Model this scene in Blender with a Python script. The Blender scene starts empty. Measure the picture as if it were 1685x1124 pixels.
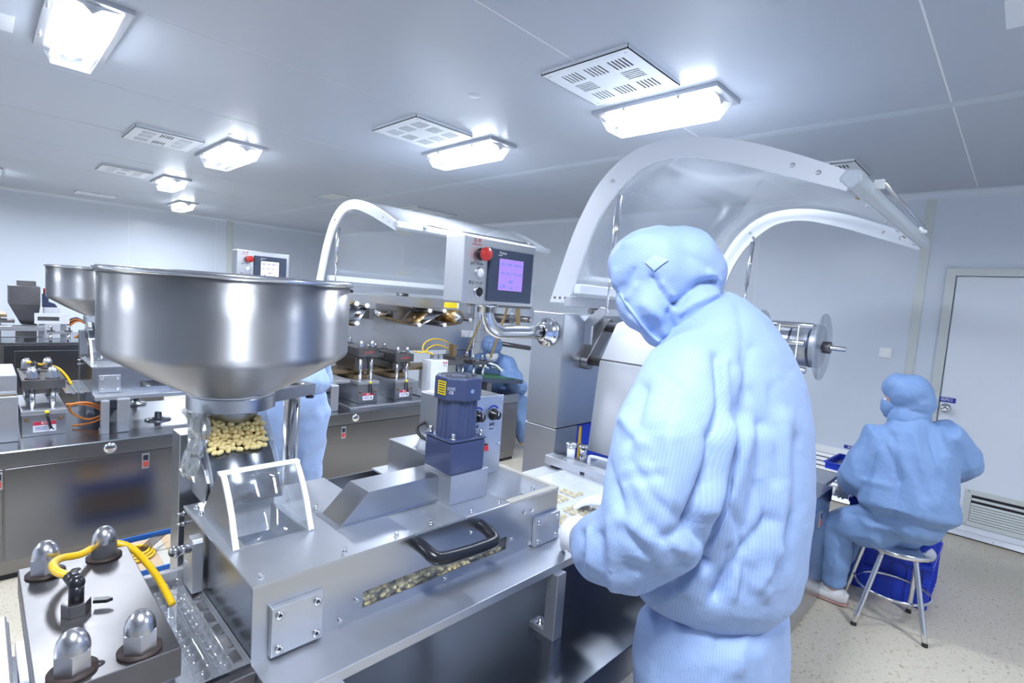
import bpy, bmesh, math, random
import numpy as np
from mathutils import Vector, Matrix, noise
random.seed(7)
S = bpy.context.scene
COL = S.collection
PI = math.pi

# ---------------------------------------------------------------- camera
def camera():
    yaw, pitch, roll, f = math.radians(44.13985), math.radians(-4.57528), math.radians(4.10612), 862.545
    fw = Vector((math.cos(yaw)*math.cos(pitch), math.sin(yaw)*math.cos(pitch), math.sin(pitch)))
    r0 = fw.cross(Vector((0, 0, 1))).normalized(); u0 = r0.cross(fw)
    r = math.cos(roll)*r0 + math.sin(roll)*u0
    u = -math.sin(roll)*r0 + math.cos(roll)*u0
    cd = bpy.data.cameras.new('camera'); cd.sensor_width = 36.0; cd.sensor_fit = 'HORIZONTAL'
    cd.lens = f/1685*36; cd.clip_start = .05; cd.clip_end = 60
    o = bpy.data.objects.new('camera', cd); COL.objects.link(o)
    m = Matrix((r, u, -fw)).transposed().to_4x4(); m.translation = (0, 0, 1.55)
    o.matrix_world = m
    S.camera = o
camera()
# ---------------------------------------------------------------- world, exposure
W = bpy.data.worlds.new('world'); S.world = W; W.use_nodes = True
W.node_tree.nodes['Background'].inputs[0].default_value = (.62, .74, 1, 1)
W.node_tree.nodes['Background'].inputs[1].default_value = .05
S.view_settings.view_transform = 'Standard'; S.view_settings.look = 'None'
S.view_settings.exposure = 0.42; S.view_settings.gamma = 1; S.view_settings.use_curve_mapping = False
LAMP_POWER = 42.0
LAMP_COLOR = (.88, .93, 1.0)

# ---------------------------------------------------------------- materials
MATS = {}
def mat(name, col=(.8, .8, .8), metal=0., rough=.5, bump=0., bscale=200., vary=0., vscale=8., stretch=(1, 1, 1), emit=None, estr=0., trans=0., alpha=1., spec=.5, coat=0.):
    m = bpy.data.materials.new(name); m.use_nodes = True; MATS[name] = m
    nt = m.node_tree; b = nt.nodes['Principled BSDF']
    b.inputs['Base Color'].default_value = (*col, 1); b.inputs['Metallic'].default_value = metal
    b.inputs['Roughness'].default_value = rough; b.inputs['Specular IOR Level'].default_value = spec
    b.inputs['Coat Weight'].default_value = coat
    if emit: b.inputs['Emission Color'].default_value = (*emit, 1); b.inputs['Emission Strength'].default_value = estr
    if vary or bump:
        tc = nt.nodes.new('ShaderNodeTexCoord'); mp = nt.nodes.new('ShaderNodeMapping')
        mp.inputs['Scale'].default_value = stretch
        nt.links.new(tc.outputs['Object'], mp.inputs[0])
    if vary:
        n = nt.nodes.new('ShaderNodeTexNoise'); n.inputs['Scale'].default_value = vscale; n.inputs['Detail'].default_value = 4
        nt.links.new(mp.outputs[0], n.inputs['Vector'])
        rp = nt.nodes.new('ShaderNodeMapRange'); rp.inputs[3].default_value = 1-vary; rp.inputs[4].default_value = 1+vary*.6
        nt.links.new(n.outputs['Fac'], rp.inputs[0])
        mx = nt.nodes.new('ShaderNodeMix'); mx.data_type = 'RGBA'; mx.blend_type = 'MULTIPLY'; mx.inputs[0].default_value = 1
        mx.inputs[6].default_value = (*col, 1); nt.links.new(rp.outputs[0], mx.inputs[7])
        nt.links.new(mx.outputs[2], b.inputs['Base Color'])
        r2 = nt.nodes.new('ShaderNodeMapRange'); r2.inputs[3].default_value = max(.04, rough*(1-vary)); r2.inputs[4].default_value = min(1, rough*(1+vary))
        nt.links.new(n.outputs['Fac'], r2.inputs[0]); nt.links.new(r2.outputs[0], b.inputs['Roughness'])
    if bump:
        n2 = nt.nodes.new('ShaderNodeTexNoise'); n2.inputs['Scale'].default_value = bscale; n2.inputs['Detail'].default_value = 3
        nt.links.new(mp.outputs[0], n2.inputs['Vector'])
        bp = nt.nodes.new('ShaderNodeBump'); bp.inputs['Strength'].default_value = bump; bp.inputs['Distance'].default_value = .002
        nt.links.new(n2.outputs['Fac'], bp.inputs['Height']); nt.links.new(bp.outputs[0], b.inputs['Normal'])
    return m
def clear(name, col=(1, 1, 1), fac=.88, rough=.05, milk=0.):
    # clear plastic: straight-through light, a fresnel sheen and a little milky haze
    m = bpy.data.materials.new(name); m.use_nodes = True; MATS[name] = m
    nt = m.node_tree; nt.nodes.clear()
    out = nt.nodes.new('ShaderNodeOutputMaterial'); t = nt.nodes.new('ShaderNodeBsdfTransparent'); t.inputs[0].default_value = (*col, 1)
    g = nt.nodes.new('ShaderNodeBsdfGlossy'); g.inputs['Roughness'].default_value = rough
    fc = nt.nodes.new('ShaderNodeLayerWeight'); fc.inputs[0].default_value = .5
    fr = nt.nodes.new('ShaderNodeMath'); fr.operation = 'POWER'; fr.inputs[1].default_value = 3.5; nt.links.new(fc.outputs['Facing'], fr.inputs[0])
    fr2 = nt.nodes.new('ShaderNodeMath'); fr2.operation = 'MULTIPLY_ADD'; fr2.inputs[1].default_value = .6; fr2.inputs[2].default_value = .03; nt.links.new(fr.outputs[0], fr2.inputs[0]); fr = fr2
    ad = nt.nodes.new('ShaderNodeMath'); ad.operation = 'ADD'; ad.inputs[1].default_value = (1-fac)*.5; ad.use_clamp = True
    nt.links.new(fr.outputs[0], ad.inputs[0])
    mx = nt.nodes.new('ShaderNodeMixShader'); nt.links.new(ad.outputs[0], mx.inputs[0]); nt.links.new(t.outputs[0], mx.inputs[1]); nt.links.new(g.outputs[0], mx.inputs[2])
    last = mx
    if milk:
        d = nt.nodes.new('ShaderNodeBsdfDiffuse'); d.inputs[0].default_value = (.85, .9, 1, 1)
        m2 = nt.nodes.new('ShaderNodeMixShader'); m2.inputs[0].default_value = milk
        nt.links.new(mx.outputs[0], m2.inputs[1]); nt.links.new(d.outputs[0], m2.inputs[2]); last = m2
    nt.links.new(last.outputs[0], out.inputs[0])
    return m
mat('steel', (.50, .52, .56), 1, .30, vary=.05, vscale=14, stretch=(2, 2, 30))
mat('steel_h', (.54, .56, .61), 1, .28, vary=.025, vscale=14, stretch=(2, 30, 30))
mat('steel_top', (.30, .32, .36), 1, .24, vary=.06, vscale=10, stretch=(2, 30, 30))  # reflection of the dark plate underside is put into the worktop colour
mat('steel_door_reflect_dark', (.23, .235, .265), 1, .22, vary=.05, vscale=12, stretch=(30, 30, 2))  # darker copy of the door steel, a dark reflection put into its colour
mat('steel_turned', (.46, .465, .49), 1, .40, vary=.03, vscale=10, stretch=(2, 2, 40))
def turned():
    nt = MATS['steel_turned'].node_tree; b = nt.nodes['Principled BSDF']; b.inputs['Anisotropic'].default_value = .93; b.inputs['Anisotropic Rotation'].default_value = .25
    t = nt.nodes.new('ShaderNodeTangent'); t.direction_type = 'RADIAL'; t.axis = 'Z'; nt.links.new(t.outputs[0], b.inputs['Tangent'])
turned()
mat('steel_dark', (.30, .29, .29), 1, .34, vary=.2, vscale=9)
mat('chrome', (.74, .75, .78), 1, .16)
mat('satin_steel', (.60, .60, .63), 1, .27)
mat('worn_steel', (.21, .205, .215), 1, .44, vary=.28, vscale=11, bump=.12, bscale=60)
mat('rust', (.050, .034, .032), .3, .6, vary=.3, vscale=40)
mat('alu', (.56, .58, .63), .85, .36, vary=.05, vscale=30)
mat('alu_white', (.83, .86, .92), .1, .32)
mat('bronze', (.40, .29, .17), .9, .36, vary=.3, vscale=14)
mat('gold_film', (.52, .36, .17), .8, .28, vary=.12, vscale=10)
mat('white_plastic', (.88, .90, .93), 0, .35)
mat('black_plastic', (.012, .013, .018), 0, .28)
mat('black_rubber', (.02, .02, .022), 0, .6)
mat('dark_void', (.015, .016, .02), 0, .7)
mat('motor_blue', (.048, .064, .150), 0, .30, coat=.4)
mat('panel_navy', (.055, .075, .125), 0, .38)
mat('red', (.62, .035, .03), 0, .32)
mat('yellow', (.85, .66, .02), 0, .5)
mat('yellow_hose', (.86, .52, .01), 0, .28)
mat('orange_hose', (.70, .22, .04), 0, .3)
mat('label_white', (.82, .84, .88), 0, .5)
mat('label_red', (.55, .03, .07), 0, .5)
mat('label_blue', (.03, .05, .36), 0, .45)
mat('ink', (.02, .02, .05), 0, .6)
mat('ink_white', (.9, .9, .95), 0, .6)
mat('ink_red', (.6, .08, .06), 0, .6)
mat('crate_blue', (.012, .05, .55), 0, .36)
mat('basket_blue', (.02, .16, .62), 0, .4)
mat('cardboard', (.50, .37, .24), 0, .8, vary=.12, vscale=6)
mat('tape', (.47, .45, .40), 0, .35)
mat('tablet', (.93, .76, .36), 0, .40, vary=.10, vscale=90, coat=.15)
mat('green_tray', (.03, .13, .06), 0, .5)
mat('foil_web', (.80, .82, .87), 0, .38)
mat('steel_bright', (.70, .71, .74), 1, .36, vary=.04, vscale=14, stretch=(2, 2, 40))
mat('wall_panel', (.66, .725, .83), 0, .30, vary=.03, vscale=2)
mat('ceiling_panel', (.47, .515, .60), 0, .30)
mat('ceiling_vent', (.78, .83, .90), 0, .4)
mat('caulk', (.86, .89, .93), 0, .5)
mat('batten', (.55, .61, .68), 0, .35)
mat('strip', (.62, .66, .66), .1, .4)
mat('door_white', (.76, .81, .90), 0, .32, vary=.02, vscale=2)
mat('skin', (.62, .40, .30), 0, .5)
mat('shoe_white', (.85, .85, .86), 0, .55, vary=.06, vscale=40)
mat('shoe_sole', (.45, .27, .24), 0, .6)
mat('mask', (.86, .89, .93), 0, .7)
mat('patch', (.44, .57, .84), 0, .6)
mat('glove', (.88, .90, .96), 0, .55, bump=.15, bscale=400)
mat('screen', (.12, .08, .25), 0, .25, emit=(.36, .24, .80), estr=.75)
mat('screen_pale', (.8, .7, .7), 0, .25, emit=(.95, .80, .80), estr=.75)
mat('screen_key', (.2, .25, .6), 0, .3, emit=(.13, .12, .50), estr=.6)
mat('tube', (1, 1, 1), 0, .3, emit=(.92, .96, 1), estr=9)
mat('reflector', (.85, .88, .92), .3, .3)
clear('acrylic', (.97, .985, 1), .90, .04, .035)
clear('acrylic_haze', (.93, .95, .98), .86, .10, .12)
clear('hood_sheet', (.96, .975, .99), .90, .10, .07)
clear('film', (.93, .95, 1), .62, .06, .12)
clear('film_plain', (.97, .98, 1), .82, .05, .04)
clear('diffuser', (.98, .99, 1), .86, .08, .10)
clear('cover_film', (.97, .98, 1), .93, .2, .05)
clear('bag', (.93, .93, .90), .55, .10, .10)

def floor_mat():
    m = bpy.data.materials.new('floor_vinyl'); m.use_nodes = True; MATS['floor'] = m
    nt = m.node_tree; b = nt.nodes['Principled BSDF']; b.inputs['Roughness'].default_value = .33
    tc = nt.nodes.new('ShaderNodeTexCoord')
    def N(scale, det, st=(1, 1, 1)):
        mp = nt.nodes.new('ShaderNodeMapping'); mp.inputs['Scale'].default_value = st; nt.links.new(tc.outputs['Object'], mp.inputs[0])
        n = nt.nodes.new('ShaderNodeTexNoise'); n.inputs['Scale'].default_value = scale; n.inputs['Detail'].default_value = det
        nt.links.new(mp.outputs[0], n.inputs['Vector']); return n
    def ramp(src, p0, c0, p1, c1):
        r = nt.nodes.new('ShaderNodeValToRGB'); r.color_ramp.elements[0].position = p0; r.color_ramp.elements[0].color = (*c0, 1)
        r.color_ramp.elements[1].position = p1; r.color_ramp.elements[1].color = (*c1, 1); nt.links.new(src, r.inputs[0]); return r
    base = ramp(N(1.2, 5).outputs['Fac'], .3, (.57, .51, .41), .7, (.65, .60, .50))
    sp1 = ramp(N(95, 2, (1, .45, 1)).outputs['Fac'], .60, (1, 1, 1), .70, (.45, .38, .28))
    sp2 = ramp(N(40, 3, (.5, 1, 1)).outputs['Fac'], .62, (1, 1, 1), .72, (.62, .56, .44))
    sp3 = ramp(N(60, 2).outputs['Fac'], .30, (1.0, .98, .95), .42, (.92, .92, .92))
    last = base.outputs[0]
    for s in (sp1, sp2, sp3):
        mx = nt.nodes.new('ShaderNodeMix'); mx.data_type = 'RGBA'; mx.blend_type = 'MULTIPLY'; mx.inputs[0].default_value = .85
        nt.links.new(last, mx.inputs[6]); nt.links.new(s.outputs[0], mx.inputs[7]); last = mx.outputs[2]
    nt.links.new(last, b.inputs['Base Color'])
floor_mat()

def cloth_mat(name, col, stripe, period, amp):
    # anti-static fabric: thin pale threads woven into blue cloth, laid along a per-vertex thread coordinate
    m = bpy.data.materials.new(name); m.use_nodes = True; MATS[name] = m
    nt = m.node_tree; b = nt.nodes['Principled BSDF']; b.inputs['Roughness'].default_value = .62
    b.inputs['Sheen Weight'].default_value = .08
    at = nt.nodes.new('ShaderNodeAttribute'); at.attribute_name = 'thread'
    mu = nt.nodes.new('ShaderNodeMath'); mu.operation = 'DIVIDE'; mu.inputs[1].default_value = period; nt.links.new(at.outputs['Fac'], mu.inputs[0])
    fr = nt.nodes.new('ShaderNodeMath'); fr.operation = 'FRACT'; nt.links.new(mu.outputs[0], fr.inputs[0])
    pp = nt.nodes.new('ShaderNodeMath'); pp.operation = 'PINGPONG'; pp.inputs[1].default_value = .5; nt.links.new(fr.outputs[0], pp.inputs[0])
    mr = nt.nodes.new('ShaderNodeMapRange'); mr.inputs[1].default_value = .10; mr.inputs[2].default_value = .24; mr.inputs[3].default_value = amp; mr.inputs[4].default_value = 0
    nt.links.new(pp.outputs[0], mr.inputs[0])
    mx = nt.nodes.new('ShaderNodeMix'); mx.data_type = 'RGBA'; mx.inputs[6].default_value = (*col, 1); mx.inputs[7].default_value = (*stripe, 1)
    nt.links.new(mr.outputs[0], mx.inputs[0]); nt.links.new(mx.outputs[2], b.inputs['Base Color'])
    tc = nt.nodes.new('ShaderNodeTexCoord')
    n = nt.nodes.new('ShaderNodeTexNoise'); n.inputs['Scale'].default_value = 16; n.inputs['Detail'].default_value = 4; n.inputs['Distortion'].default_value = 1.2; nt.links.new(tc.outputs['Object'], n.inputs['Vector'])
    bp = nt.nodes.new('ShaderNodeBump'); bp.inputs['Strength'].default_value = .30; bp.inputs['Distance'].default_value = .01
    nt.links.new(n.outputs['Fac'], bp.inputs['Height']); nt.links.new(bp.outputs[0], b.inputs['Normal'])
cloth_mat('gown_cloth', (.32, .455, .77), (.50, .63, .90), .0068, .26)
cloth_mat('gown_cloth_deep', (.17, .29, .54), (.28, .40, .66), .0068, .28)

# ---------------------------------------------------------------- mesh helpers
OFF = Vector((0, 0, 0))      # where the machine being built stands, relative to the first one
class MB:
    def __init__(s): s.v = []; s.f = []; s.sm = []
    def add(s, vs, fs, smooth=False):
        o = len(s.v); s.v += [tuple(p) for p in vs]
        for f in fs: s.f.append(tuple(i+o for i in f)); s.sm.append(smooth)
        return s
    def box(s, x0, x1, y0, y1, z0, z1):
        v = [(x, y, z) for z in (z0, z1) for y in (y0, y1) for x in (x0, x1)]
        return s.add(v, [(0, 2, 3, 1), (4, 5, 7, 6), (0, 1, 5, 4), (2, 6, 7, 3), (0, 4, 6, 2), (1, 3, 7, 5)])
    def prism(s, poly, axis, a, b, smooth=False):
        # poly: 2D points; axis x: (y,z), y: (x,z), z: (x,y)
        def P(p, t): return {'x': (t, p[0], p[1]), 'y': (p[0], t, p[1]), 'z': (p[0], p[1], t)}[axis]
        n = len(poly); v = [P(p, a) for p in poly]+[P(p, b) for p in poly]
        s.add(v, [tuple(range(n))[::-1], tuple(range(n, 2*n))])
        o = len(s.v)-2*n
        for i in range(n):
            j = (i+1) % n; s.f.append((o+i, o+j, o+n+j, o+n+i)); s.sm.append(smooth)
        return s
    def hexa(s, p):      # eight corners: four below, four above (same order)
        return s.add(p, [(3, 2, 1, 0), (4, 5, 6, 7), (0, 1, 5, 4), (1, 2, 6, 5), (2, 3, 7, 6), (3, 0, 4, 7)])
    def cyl(s, p0, p1, r0, r1=None, n=20, caps=True, smooth=True):
        r1 = r0 if r1 is None else r1
        p0, p1 = Vector(p0), Vector(p1); d = (p1-p0).normalized()
        a = d.orthogonal().normalized(); b = d.cross(a)
        ring = lambda c, r: [c+(a*math.cos(2*PI*i/n)+b*math.sin(2*PI*i/n))*r for i in range(n)]
        s.add(ring(p0, r0)+ring(p1, r1), [(i, (i+1) % n, n+(i+1) % n, n+i) for i in range(n)], smooth)
        if caps:
            s.add(ring(p0, r0), [tuple(range(n))[::-1]]); s.add(ring(p1, r1), [tuple(range(n))])
        return s
    def lathe(s, prof, c=(0, 0, 0), axis=(0, 0, 1), n=32, smooth=True, close=False):
        d = Vector(axis).normalized(); a = d.orthogonal().normalized(); b = d.cross(a); c = Vector(c); v = []
        for r, h in prof:
            for i in range(n): v.append(c+d*h+(a*math.cos(2*PI*i/n)+b*math.sin(2*PI*i/n))*max(r, 1e-5))
        f = []; m = len(prof)
        for k in range(m if close else m-1):
            k2 = (k+1) % m
            for i in range(n): f.append((k*n+i, k*n+(i+1) % n, k2*n+(i+1) % n, k2*n+i))
        return s.add(v, f, smooth)
    def tube(s, path, r, n=10, closed=False, smooth=True):
        P = [Vector(p) for p in path]; m = len(P); v = []; prev = None
        R = r if isinstance(r, (list, tuple)) else [r]*m
        for k in range(m):
            t = (P[(k+1) % m]-P[k-1]) if closed else (P[min(k+1, m-1)]-P[max(k-1, 0)])
            t.normalize()
            a = (prev-t*prev.dot(t)) if prev else t.orthogonal()
            if a.length < 1e-6: a = t.orthogonal()
            a.normalize(); prev = a; b = t.cross(a)
            for i in range(n): v.append(P[k]+(a*math.cos(2*PI*i/n)+b*math.sin(2*PI*i/n))*R[k])
        f = []
        for k in range(m if closed else m-1):
            k2 = (k+1) % m
            for i in range(n): f.append((k*n+i, k*n+(i+1) % n, k2*n+(i+1) % n, k2*n+i))
        if not closed: f += [tuple(range(n))[::-1], tuple(range((m-1)*n, m*n))]
        return s.add(v, f, smooth)
    def sheet(s, grid, th=0., smooth=True):
        # grid: rows of points; optional thickness along the local normal
        R, C = len(grid), len(grid[0]); g = [[Vector(p) for p in row] for row in grid]
        v = [p for row in g for p in row]
        f = [(i*C+j, i*C+j+1, (i+1)*C+j+1, (i+1)*C+j) for i in range(R-1) for j in range(C-1)]
        if th:
            nv = []
            for i in range(R):
                for j in range(C):
                    du = g[min(i+1, R-1)][j]-g[max(i-1, 0)][j]; dv = g[i][min(j+1, C-1)]-g[i][max(j-1, 0)]
                    n = du.cross(dv)
                    nv.append(g[i][j]+(n.normalized() if n.length > 1e-9 else Vector((0, 0, 1)))*th)
            o = len(v); v = v+nv; f = f+[tuple(o+i for i in q[::-1]) for q in f]
            for j in range(C-1):
                f.append((j+1, j, o+j, o+j+1)); k = (R-1)*C; f.append((k+j, k+j+1, o+k+j+1, o+k+j))
            for i in range(R-1):
                f.append((i*C, (i+1)*C, o+(i+1)*C, o+i*C)); k = C-1; f.append(((i+1)*C+k, i*C+k, o+i*C+k, o+(i+1)*C+k))
        return s.add(v, f, smooth)
    def ball(s, c, r, n=14, m=8, sc=(1, 1, 1), half=False):
        v = []; f = []; top = PI/2 if half else PI
        for k in range(m+1):
            t = top*k/m
            for i in range(n): v.append((c[0]+r*sc[0]*math.sin(t)*math.cos(2*PI*i/n), c[1]+r*sc[1]*math.sin(t)*math.sin(2*PI*i/n), c[2]+r*sc[2]*math.cos(t)))
        for k in range(m):
            for i in range(n): f.append((k*n+i, (k+1)*n+i, (k+1)*n+(i+1) % n, k*n+(i+1) % n))
        return s.add(v, f, True)
    def mesh(s, name, origin=(0, 0, 0)):
        o = Vector(origin); me = bpy.data.meshes.new(name)
        me.from_pydata([tuple(Vector(p)-o) for p in s.v], [], s.f)
        me.polygons.foreach_set('use_smooth', s.sm)
        bm = bmesh.new(); bm.from_mesh(me)
        bmesh.ops.remove_doubles(bm, verts=bm.verts, dist=1e-6)
        bmesh.ops.recalc_face_normals(bm, faces=bm.faces); bm.to_mesh(me); bm.free()
        return me
    def build(s, name, material, parent=None, bevel=0., label=None):
        origin = Vector(parent['_o']) if parent is not None else Vector((0, 0, 0))
        me = s.mesh(name, origin)
        me.materials.append(MATS[material])
        o = bpy.data.objects.new(name, me); COL.objects.link(o)
        if parent is not None: o.parent = parent; o['_o'] = list(origin)
        else: o['_o'] = [0, 0, 0]
        if parent is None: o.location = OFF
        if bevel:
            b = o.modifiers.new('bevel', 'BEVEL'); b.width = bevel; b.segments = 2; b.limit_method = 'ANGLE'; b.angle_limit = math.radians(50)
        if label: o['label'] = label
        return o
def tag(o, label, cat, group=None, kind=None):
    if label: o['label'] = label
    if cat: o['category'] = cat
    if group: o['group'] = group
    if kind: o['kind'] = kind
    return o
def thing(name, label, cat, loc=(0, 0, 0), group=None):
    o = bpy.data.objects.new(name, None); COL.objects.link(o); o.empty_display_size = .05
    o.location = Vector(loc)+OFF; o['_o'] = list(loc)
    return tag(o, label, cat, group)
def struct(o): o['kind'] = 'structure'; return o
def share(src, name, parent, loc):   # another copy of an alike piece, sharing its mesh
    c = src.copy(); c.name = name; COL.objects.link(c); c.parent = parent; c.location = loc
    return c
def copy_tree(o, parent=None):
    c = o.copy(); COL.objects.link(c); c.parent = parent
    for ch in list(o.children): copy_tree(ch, c)
    return c
def text(body, size, mtx, material, parent, name='lettering', align='CENTER'):
    cu = bpy.data.curves.new('t', 'FONT'); cu.body = body; cu.size = size; cu.align_x = align; cu.align_y = 'CENTER'; cu.extrude = .0003
    cu.resolution_u = 2
    t = bpy.data.objects.new('t', cu); COL.objects.link(t)
    dg = bpy.context.evaluated_depsgraph_get(); dg.update()
    me = bpy.data.meshes.new_from_object(t.evaluated_get(dg)); bpy.data.objects.remove(t); bpy.data.curves.remove(cu)
    me.transform(Matrix.Translation(-Vector(parent['_o'])) @ mtx); me.materials.clear(); me.materials.append(MATS[material])
    o = bpy.data.objects.new(name, me); COL.objects.link(o); o.parent = parent; o['_o'] = list(parent['_o'])
    return o
def face_mtx(c, right, up):   # text plane at c
    r = Vector(right).normalized(); u = Vector(up).normalized(); n = r.cross(u)
    m = Matrix((r, u, n)).transposed().to_4x4(); m.translation = Vector(c); return m
FRONT = ((1, 0, 0), (0, 0, 1))     # a face looking towards -y
def bez(pts, n=8):   # smooth curve through points (Catmull-Rom)
    P = [Vector(p) for p in pts]; out = []
    for k in range(len(P)-1):
        a = P[max(k-1, 0)]; b = P[k]; c = P[k+1]; d = P[min(k+2, len(P)-1)]
        for i in range(n):
            t = i/n
            out.append(.5*((2*b)+(c-a)*t+(2*a-5*b+4*c-d)*t*t+(3*b-a-3*c+d)*t**3))
    out.append(P[-1]); return out
def bolt(parent, p, d, r=.006, h=.006, material='chrome', name='screw'):
    p = Vector(p); d = Vector(d).normalized()
    m = MB(); m.cyl(p, p+d*h*.5, r*1.35, n=12).cyl(p+d*h*.5, p+d*h*1.5, r, r*.85, n=10)
    return m.build(name, material, parent)
def socket(parent, p, d, r=.008):
    p = Vector(p); d = Vector(d).normalized()
    o = MB().lathe([(0, .002), (r*.45, .002), (r*.5, .005), (r*.95, .005), (r, .003), (r, 0)], p, d, 16).build('socket_screw', 'chrome', parent)
    MB().cyl(p+d*.0021, p+d*.0026, r*.45, n=6).build('socket', 'dark_void', o)
    return o

# ================================================================ THE ROOM
X0, X1, Y0, Y1, ZC = -3.2, 5.26, -2.6, 10.5, 2.62
XS = 3.25                                  # the ceiling joint that crosses the room
SEAMS = [.36+1.187*k for k in range(-2, 9)]
struct(MB().box(X0, X1, Y0, Y1, -.05, 0).build('floor', 'floor'))
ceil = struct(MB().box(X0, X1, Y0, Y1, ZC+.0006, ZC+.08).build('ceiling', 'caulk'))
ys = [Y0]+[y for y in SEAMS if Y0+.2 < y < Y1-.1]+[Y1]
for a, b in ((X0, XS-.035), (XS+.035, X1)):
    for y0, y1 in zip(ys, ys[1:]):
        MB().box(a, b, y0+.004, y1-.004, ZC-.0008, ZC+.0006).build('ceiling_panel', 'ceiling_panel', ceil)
MB().box(XS-.035, XS+.035, Y0, Y1, ZC-.003, ZC+.01).build('joint_batten', 'batten', ceil)
for x, y in ((1.87, 2.23), (1.915, .727), (1.35, 4.35)):       # round filled holes in the ceiling
    MB().lathe([(0, -.002), (.032, -.002), (.04, 0)], (x, y, ZC), n=28).build('hole_cover', 'ceiling_panel', ceil)
for x, y in ((.02, 3.38), (2.42, .05)):
    MB().box(x-.11, x+.11, y-.11, y+.11, ZC-.008, ZC).build('access_plate', 'ceiling_vent', ceil, .002)
MB().box(2.88, 3.09, 5.82, 6.22, ZC-.01, ZC).build('access_plate', 'strip', ceil, .002)

def wall(name, axis, c, a0, a1, seams, inward):
    # a clean-room wall of flush panels; seams are the joints between them
    base = MB(); s = inward
    def bx(a, b, z0, z1, d0, d1):
        lo, hi = sorted((c+s*d0, c+s*d1))
        return (lo, hi, a, b, z0, z1) if axis == 'x' else (a, b, lo, hi, z0, z1)
    w = struct(MB().box(*bx(a0, a1, 0, ZC, -.08, -.002)).build(name, 'caulk'))
    ps = [a0]+list(seams)+[a1]
    for p, q in zip(ps, ps[1:]):
        MB().box(*bx(p+.0025, q-.0025, 0, ZC, -.02, 0)).build('wall_panel', 'wall_panel', w)
    return w, bx
wl, bl = wall('wall_left', 'y', Y1, X0, X1, [-2.2, -1.0, .22, 1.75, 3.03, 3.6, 4.6], -1)
for x, wd in ((.22, .05), (3.25, .10)):
    MB().box(*bl(x-wd/2, x+wd/2, 0, ZC, 0, .012)).build('joint_strip', 'strip', wl)
wr, br = wall('wall_right', 'x', X1, Y0, Y1, [-1.9, -.6, 1.9, 3.1, 4.3, 5.5, 6.7, 7.9, 9.1], -1)
MB().box(*br(.60, .66, 0, ZC-.05, 0, .006)).build('joint_strip', 'strip', wr)
wb, _ = wall('wall_back', 'x', X0, Y0, Y1, [-1.4, -.2, 1, 2.2, 3.4, 4.6, 5.8, 7, 8.2, 9.4], 1)
wn, _ = wall('wall_near', 'y', Y0, X0, X1, [-2, -.8, .4, 1.6, 2.8, 4], 1)
# coved trims where walls meet ceiling
def cove(name, axis, c, inward, a0, a1):
    m = MB(); r = .05; pts = [(0, 0)]+[(inward*(r-r*math.sin(t)), -(r-r*math.cos(t))) for t in [k*PI/2/5 for k in range(6)]]
    pts = [(c+p[0], ZC+p[1]) for p in pts]
    m.prism(pts, 'y' if axis == 'x' else 'x', a0, a1)
    struct(m.build(name, 'wall_panel'))
cove('trim_1', 'x', X1, -1, Y0, Y1); cove('trim_2', 'y', Y1, -1, X0, X1)
# aluminium base profile on the door wall, with rivets
bb = struct(MB().prism([(X1, 0), (X1-.02, 0), (X1-.05, .012), (X1-.028, .045), (X1, .06)], 'y', Y0, Y1).build('baseboard_right', 'alu'))
for k in range(9):
    MB().lathe([(0, .003), (.005, .002), (.007, 0)], (X1-.04, 1.2-.3*k, .026), (-.75, 0, .65), 10).build('rivet', 'chrome', bb)
bb2 = struct(MB().prism([(Y1, 0), (Y1-.02, 0), (Y1-.045, .012), (Y1-.02, .06), (Y1, .06)], 'x', X0, X1).build('baseboard_left', 'alu'))

# door in the right wall
d = struct(MB().box(X1-.022, X1, -.56, .41, .01, 1.965).build('door_1', 'door_white', None, .003))
def dpart(n, m, *a, bevel=.002): return MB().box(*a).build(n, m, d, bevel)
dpart('door_frame', 'strip', X1-.03, X1, .418, .475, 0, 2.03); dpart('door_frame', 'strip', X1-.03, X1, -.63, -.568, 0, 2.03)
dpart('door_frame', 'strip', X1-.03, X1, -.568, .418, 1.972, 2.03)
gr = dpart('louvre_frame', 'strip', X1-.032, X1-.02, -.50, .19, .335, .375)
dpart('louvre_frame', 'strip', X1-.032, X1-.02, -.50, .19, .10, .135)
dpart('louvre_frame', 'strip', X1-.032, X1-.02, .152, .19, .135, .335); dpart('louvre_frame', 'strip', X1-.032, X1-.02, -.50, -.462, .135, .335)
dpart('louvre_backing', 'dark_void', X1-.0235, X1-.022, -.462, .152, .135, .335, bevel=0)
for k in range(10):
    z = .138+.0195*k
    if k in (7, 9): continue
    MB().prism([(X1-.024, z+.019), (X1-.036, z+.004), (X1-.034, z+.001), (X1-.023, z+.015)], 'y', -.46, .15).build('louvre_slat', 'strip', d)
for y, z in ((.17, .36), (.17, .115), (-.48, .36), (-.48, .115)): bolt(d, (X1-.032, y, z), (-1, 0, 0), .004, .002)
kb = MB().lathe([(.036, 0), (.036, .008), (.022, .012), (.014, .02), (.014, .035), (.026, .045), (.031, .058), (.026, .07), (.008, .073), (.008, .068), (0, .068)], (X1-.022, .372, .955), (-1, 0, 0), 28).build('door_knob', 'chrome', d)
sg = dpart('door_sign', 'label_blue', X1-.026, X1-.022, .318, .425, 1.00, 1.038, bevel=0)
text('回风口', .024, face_mtx((X1-.0265, .372, 1.019), (0, -1, 0), (0, 0, 1)), 'ink_white', sg)

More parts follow.
